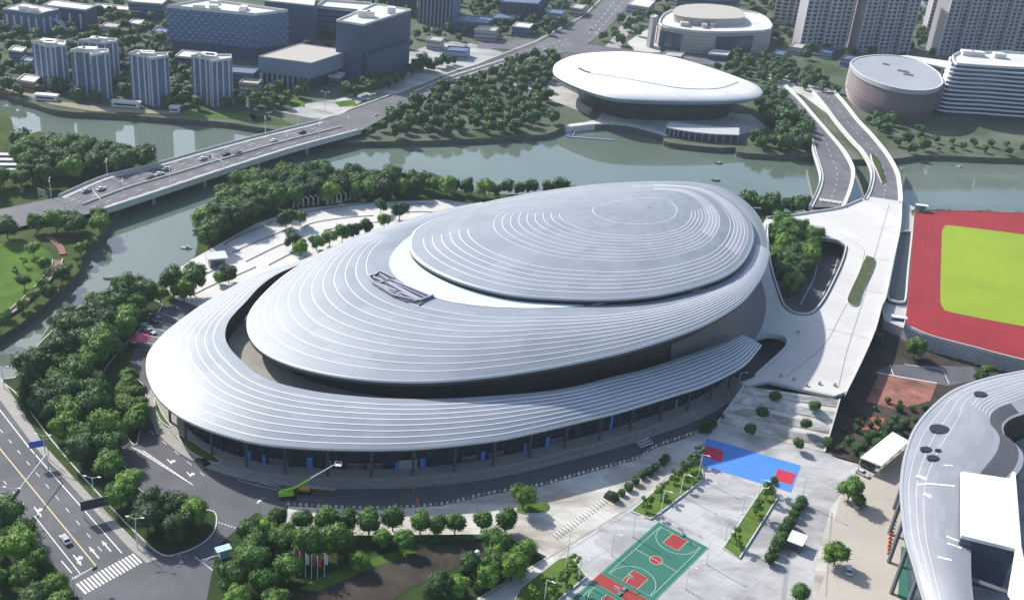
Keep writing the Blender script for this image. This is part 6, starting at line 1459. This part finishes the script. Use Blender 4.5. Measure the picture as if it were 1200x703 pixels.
for i, (u, v) in enumerate(((60, 231), (126, 208), (180, 193), (311, 156), (349, 147))): lamp(u, v, 8, ordn[i] + ' lamp from the west on the far side of the bridge', z=BZ, rz=1.9)
lamp(54, 540, 9, 'lamp standing over the blue sign by the western road', z=.1); lamp(111, 590, 9, 'lamp behind the dark billboard by the western road', z=.1); lamp(161, 642, 10, 'lamp at the zebra crossing end of the wood', z=.1); lamp(18, 600, 8, 'lamp rising from the bushes on the left side of the western road'); lamp(5, 455, 8, 'lamp on the sidewalk at the far left where the road meets the river', z=.1)
lamp(305, 613, 6.5, 'lamp with white round head beside the clipped tree row', globe=True); lamp(557.5, 668, 5.5, 'lamp with white round head in the planted triangle', globe=True)
for u, v, h, l in ((741, 629, 8, 'slim floodlight pole west of the court near the lawn bed kerb'), (716, 651, 8, 'slim floodlight pole west of the whole green court, nearer the street'), (774, 603, 9, 'pole at the corner of the lawn bed above the green court'), (797, 580, 8, 'pole inside the lawn bed below the blue court'), (818, 560, 9, 'pole at the western corner of the blue court'), (827, 661, 8, 'pole at the eastern corner of the whole green court'), (803, 690, 8, 'pole on the east side between the two green courts'), (849, 632, 8, 'pole left of the eastern lawn bed kerb'), (869, 602, 7, 'pole mid-way beside the eastern lawn bed'), (888, 583, 7, 'pole at the upper end of the eastern lawn bed'), (938, 588, 10, 'tall pole at the eastern corner of the blue court'), (663, 666, 12, 'tall white pole west of the cut-off court'), (638, 703, 7, 'pale pole in the bottom lawn bed'), (678, 680, 8, 'pole by the kerb of the bottom lawn bed')):
    lamp(u, v, h, l, arms=1, head=1.1, rz=-.6)
for i, (u, v) in enumerate(((863, 462), (903, 115), (921, 122), (930, 138), (966, 150), (938, 107), (960, 115))): lamp(u, v, 9, ['single-arm lamp over the dark road beside the steps wall'][0] if i == 0 else ordn[i - 1] + ' lamp post along the walks beside the curved ramps', arms=1, z=0 if i == 0 else 1)
for u, v, l in ((688, 50, 'yellowish lamp mast at the avenue crossing, left one'), (704, 47, 'lamp mast at the avenue crossing, right one'), (549, 102, 'lamp mast beside the avenue near the wood'), (381, 130, 'lamp mast where the bridge reaches the square')): lamp(u, v, 11, l)
for u, v, l in ((1002, 196, 'red and white lamp on the west ramp kerb'),): pass
def post_sign(name, label, u, v, h, size, m, off=(0, 0), rz=0.0, cat='sign', frame=None):
    t = thing(name, label, cat, P(u, v), rz)
    b = MB()
    for s in ((-size[0] * .42, size[0] * .42) if size[0] > 4 else (0,)): b.tube([(s, 0, 0), (s, 0, h)], .12, 6)
    b.build('post', STEEL, t); b = MB(); b.box((off[0], -.2, h - size[1] / 2), (size[0], .18, size[1])); b.build('panel', m, t)
    if frame: b = MB(); z0, z1 = h - size[1], h; b.tube([(-size[0] / 2, -.3, z0), (-size[0] / 2, -.3, z1), (size[0] / 2, -.3, z1), (size[0] / 2, -.3, z0), (-size[0] / 2, -.3, z0)], .12, 4); b.build('frame', frame, t)
post_sign('road_sign', 'blue direction sign tilted over the sidewalk of the western road', 50, 540, 7.4, (4.2, 2.2), mat('sign_blue', (.03, .12, .55), .4), (-1.0, 0), .5)
post_sign('billboard', 'dark billboard with pale frame standing beside the wood', 116, 604, 6.2, (9, 3.2), mat('billboard_dark', (.03, .04, .045), .4), (0, 0), .55, 'billboard', LAMPW)
post_sign('road_sign', 'small rectangular road sign at the west end of the bridge', 50, 234, 5, (4.4, 3), mat('sign_grey', (.35, .4, .4), .4), (0, 0), -.4)
def gantry(label, u, v, h, u2, v2, panel):
    t = thing('mast_arm', label, 'mast arm', P(u, v)); O = P(u, v); e = P(u2, v2, h) - O; e.z = h; b = MB(); b.tube([(0, 0, 0), (0, 0, h)], .2, 6); b.build('pole', LAMPW, t)
    b = MB(); b.tube([(0, 0, h), tuple(e)], [.16, .1], 6); b.build('arm', LAMPW, t); b = MB(); b.box((e.x, e.y, h - .4), panel, math.atan2(e.y, e.x) ); b.build('panel', mat('signal_dark', (.05, .05, .07), .4) if 'signal_dark' not in bpy.data.materials else bpy.data.materials['signal_dark'], t)
gantry('long mast arm with dark panel reaching across the western road', 57, 552, 6, 19, 577, (3.5, .2, 1.6)); gantry('signal mast arm over the stop line at the zebra crossing', 88, 699, 6, 111, 664, (1.2, .3, 1)); gantry('slim mast arm across the west end of the bridge', 119, 250, 6.5, 107, 221, (2, .2, 1)); 
gantry('slanting mast arm on the middle of the bridge', 262, 204, 6.5, 246, 183, (1.5, .2, 1))
# red/white barriers along the plaza edge
BR = [mat('barrier_white', (.7, .68, .64), .6), mat('barrier_orange', (.5, .3, .2), .6)]
q = resample(cr([P(u, v) for u, v in [(338, 591.5), (433, 596), (517, 591), (569, 579), (631, 569), (677, 556), (743, 538), (769, 523), (800, 512), (818, 506)]], 6), 84)
me0 = []
for k in range(2):
    b = MB(); b.box((0, 0, .35), (1.0, .4, .7), 0, taper=.7); b.box((0, 0, .8), (.4, .2, .2)); o = b.build('road_barrier', BR[k]); me0.append(o)
for i, p in enumerate(q):
    k = 1 if i % 3 == 1 else 0; part_ = 'western' if i < 28 else 'middle' if i < 56 else 'eastern'; o = me0[k] if i == k and i < 2 else me0[k].copy()
    if o.name not in COL.objects: COL.objects.link(o)
    d = q[min(i + 1, 83)] - q[max(0, i - 1)]; o.location = p + Vector((0, 0, .04)); o.rotation_euler = (0, 0, math.atan2(d.y, d.x) + rg.uniform(-.2, .2)); tag(o, ('pale' if k == 0 else 'orange-brown') + ' barrier block in the ' + part_ + ' third of the plaza edge line', 'barrier', ('pale' if k == 0 else 'orange-brown') + ' barrier blocks, ' + part_ + ' third of the plaza edge')
for i in range(14):
    t = i / 13; p = P(1041 + 11 * t - 2 * math.sin(t * 3), 648 - 56 * t, .1); o = me0[1].copy() if i else MB()
    if i == 0:
        o.box((0, 0, .5), (1.5, .5, 1.0), 0, taper=.7); o.box((0, 0, 1.05), (.5, .25, .25)); o = o.build('safety_barrier', mat('safety_orange', (.62, .14, .05), .6)); me2 = o
    else: o = me2.copy(); COL.objects.link(o)
    o.location = p; o.rotation_euler = (0, 0, .5); o.scale = (.8, .8, .7); tag(o, 'orange safety barrier in the row beside the grey ring roof', 'barrier', 'orange safety barriers by the ring roof')
hz = []
# dark railing line of construction things crossing the road
for u, v, l in ((484, 575, 'upper'), (489, 588, 'lower')):
    p = P(u, v); th = thing('work_barrier', l + ' orange work barrier on the dark forecourt road', 'barrier', p); b = MB(); b.box((0, 0, .9), (1.0, .3, .5), -.9); b.box((.3, -1.5, .9), (1, .3, .4), -1.2); b.build('board', mat('work_orange', (.7, .2, .05), .6) if 'work_orange' not in bpy.data.materials else bpy.data.materials['work_orange'], th); b = MB(); b.tube([(0, 0, 0), (0, 0, .8)], .06, 4); b.tube([(.3, -1.5, 0), (.3, -1.5, .8)], .06, 4); b.build('leg', STEEL, th)
# kiosk, red canopy, white canopy, frames
kp = P(254, 311); k_ = thing('kiosk', 'small kiosk with tilted light grey roof on the plaza by the river', 'kiosk', kp, .45)
b = MB(); b.box((0, 0, 2), (6, 5, 4)); b.build('wall', mat('kiosk_wall', (.2, .21, .22), .5), k_); b = MB(); b.box((0, 0, 4.4), (8, 7, .35)); b.build('roof', mat('kiosk_roof', (.55, .56, .58), .5), k_); b = MB(); b.box((0, -2.54, 2), (4.4, .1, 2.2)); b.build('window', DG, k_)
for x in (-3.6, 3.6):
    for y in (-3.1, 3.1): b = MB(); b.tube([(x, y, 0), (x, y, 4.3)], .1, 5); b.build('post', STEEL, k_)
rc = P(163, 406, 0); r_ = thing('red_canopy', 'crimson curved car canopy in the parking area beside the wood', 'canopy', rc, .1)
rows = [[Vector((x, y, 3.2 + .7 * math.sin((x + 3.4) / 6.8 * math.pi))) for x in [-3.4 + i * .85 for i in range(9)]] for y in (-2.8, 2.8)]
b = MB(); b.grid(rows); b.grid([[p - Vector((0, 0, .12)) for p in r__] for r__ in rows], flip=True); b.build('cover', mat('canopy_red', (.5, .04, .12), .5), r_)
for x in (-3.2, 3.2):
    for y in (-2.6, 2.6): b = MB(); b.tube([(x, y, 0), (x, y, 3.25)], .1, 5); b.build('post', STEEL, r_)
wc = [P(u, v, 4.5) for u, v in ((1008, 536), (1033, 546), (1066, 517), (1046, 506))]; O = V(wc[0], 0); c_ = thing('white_canopy', 'white flat parking canopy beside the grey ring roof', 'canopy', O)
b = MB(); b.prism([(p.x - O.x, p.y - O.y) for p in wc], 4.2, 4.6, bottom=True); b.build('roof', WD, c_)
for p in wc: b = MB(); q_ = (p - O) * .93; b.tube([(q_.x + .3, q_.y, 0), (q_.x + .3, q_.y, 4.2)], .15, 6); b.build('post', STEEL, c_)
wt = thing('delivery_shed', 'small white-roofed booth on the grey plaza beside the bush row', 'booth', P(932, 640), -.45)
b = MB(); b.box((0, 0, 1.4), (4, 5, 2.8)); b.build('wall', CONCD, wt); b = MB(); b.box((0, 0, 2.95), (4.6, 5.6, .3)); b.build('roof', WD, wt); b = MB(); b.box((0, -2.55, 1.4), (2, .1, 1.4)); b.build('window', DG, wt)
fr0 = None
for i, (u, v) in enumerate([(344 + k * 5.8, 244 - k * .9) for k in range(6)] + [(384 + k * 5.3, 240 - k * 1.2) for k in range(7)]):
    p = P(u, v)
    if fr0 is None:
        fr0 = thing('bent_post_sculpture', '', 'sculpture', p, .3); b = MB(); b.tube([(0, 0, 0), (0, 0, 3.6), (-1.6, 0, 4.6)], [.32, .3, .28], 5); b.build('bent_post', LAMPW, fr0); b = MB(); b.box((-.2, 0, .2), (1.2, 1, .4)); b.build('base', CONC, fr0); o = fr0
    else: o = copy_tree(fr0); o.location = p
    tag(o, 'white bent post in the left-hand row of plaza frames' if i < 6 else 'white bent post in the right-hand row of plaza frames', 'sculpture', 'bent posts, left row' if i < 6 else 'bent posts, right row')
FC = [mat('flag_red', (.5, .03, .05), .7), mat('flag_white', (.6, .55, .55), .7), mat('flag_purple', (.2, .08, .16), .7)]
for i, (u, v) in enumerate(((345, 672), (351, 674), (358, 676), (365, 678), (372, 679), (380, 676))):
    t = thing('flag_pole', ['leftmost red flag hanging on its pole among the southern trees', 'second flag from the left, red, on its pole among the southern trees', 'third flag from the left, white and red, on a pole', 'fourth flag from the left, dull purple, on a pole', 'fifth flag from the left, reddish, on a pole', 'rightmost pale flag on the thin pole by the lawn strip'][i], 'flag', P(u, v)); b = MB(); b.tube([(0, 0, 0), (0, 0, 8)], .08, 5); b.build('pole', LAMPW, t)
    b = MB(); rows = [[Vector((x * (1 + .15 * math.sin(z)), .25 * math.sin(x * 3 + z), 7.8 - z * (1 - .1 * x) - x * .7)) for x in (0, .25, .5, .7, .9)] for z in (0, .8, 1.6, 2.4, 3.2)]; b.grid(rows); b.build('flag_cloth', FC[(0, 0, 1, 2, 0, 1)[i]], t)
# red boardwalk in the park, small boats, vent box, bike hoops
b = MB(); q = cr([P(u, v) for u, v in ((-8, 382), (0, 375), (20, 362), (38, 346), (52, 332), (60, 320), (66, 313), (68, 306))], 6); b.ribbon(q, 3.0, .5, thick=.4); O = Vector(q[0]); bwk = thing('boardwalk', 'dull red boardwalk with pale edges curving through the riverside park', 'boardwalk', O)
b.v = [tuple(Vector(v) - O) for v in b.v]; b.build('walkway', mat('boardwalk_red', (.22, .09, .075), .8), bwk)
b = MB(); b.ribbon([p + Vector((1.5, 1, 0)) for p in q], .3, 1.0, thick=.6); b.ribbon([p - Vector((1.5, 1, 0)) for p in q], .3, 1.0, thick=.6); b.v = [tuple(Vector(v) - O) for v in b.v]; b.build('edge_rail', KERB, bwk)
b = MB(); q = cr([P(u, v) for u, v in ((57, 279), (64, 284), (71, 291), (74, 299))], 6); b.ribbon(q, 2.6, .5, thick=.4); O = Vector(q[0]); b.v = [tuple(Vector(v) - O) for v in b.v]; o = b.build('boardwalk', bpy.data.materials['boardwalk_red']); o.location = O; tag(o, 'short separate piece of dull red boardwalk by the park trees', 'boardwalk')
def boat(u, v, L, label, m):
    t = thing('small_boat', label, 'boat', P(u, v, WZ), .1); b = MB(); s = [(-L / 2, 0), (-L * .35, -.7), (L * .3, -.7), (L / 2, 0), (L * .3, .7), (-L * .35, .7)]; b.prism(s, -.3, .45); b.build('hull', m, t); b = MB(); b.box((L * .1, 0, .8), (L * .25, .9, .8)); b.build('cabin', CONC, t)
BD = mat('boat_dark', (.05, .05, .045), .7)
boat(130, 327, 6, 'thin dark workboat on the river left of the arena', BD); boat(218, 291, 5, 'small boat moored at the bank by the wood', CONC); boat(842, 192, 4.5, 'dark little boat far out on the river behind the arena, the upper one', BD); boat(839, 212, 5, 'greenish little boat behind the arena, the lower one', GRASSM); boat(1124, 196, 5, 'tan little boat on the river in front of the striped building', CONC)
o = MB(); p = P(716, 584); o.box((0, 0, .9), (4, 3, 1.8), -.6, taper=.8); o = o.build('vent_box', DARK); o.location = p; tag(o, 'black slanted vent box beside the bush row on the pale plaza', 'vent box')
b0 = None
for i in range(18):
    t = i / 17; p = P(650 + 58 * t, 629 - 42 * t)
    if b0 is None: b = MB(); b.tube([(-.5, 0, 0), (-.5, 0, .9), (.5, 0, .9), (.5, 0, 0)], .07, 4); b0 = b.build('bike_hoop', LAMPW); o = b0
    else: o = b0.copy(); COL.objects.link(o)
    o.location = p + Vector((0, 0, .05)); o.rotation_euler = (0, 0, 2.2); o.scale = (1.6, 1.6, .8); tag(o, 'pale bike hoop in the diagonal row on the plaza', 'bike rack', 'bike hoops on the plaza')
gt = thing('entrance_gate', 'blue and white entrance gate booth where the side road leaves the wood', 'gate', P(262, 652, .1), .6)
b = MB(); b.box((0, 0, 1.3), (2.2, 1.6, 2.6)); b.build('booth', mat('booth_blue', (.25, .4, .6), .5), gt); b = MB(); b.box((0, 0, 2.8), (4, 2.4, .3)); b.build('roof', mat('booth_roof', (.4, .55, .75), .5), gt); b = MB(); b.box((-3.4, 0, 1.0), (5, .12, .12)); b.build('barrier_arm', LAMPW, gt)
sc_ = thing('folding_gate', 'low red and white folding gate lying at the corner of the wood', 'gate', P(203, 653, .05), .05)
for i in range(9): b = MB(); b.tube([(-4 + i, 0, 0), (-3.5 + i, 0, 1.1), (-3 + i, 0, 0)], .06, 4); b.build('lattice', BR[0] if i % 2 else mat('gate_red', (.5, .12, .1), .6) if 'gate_red' not in bpy.data.materials else bpy.data.materials['gate_red'], sc_)
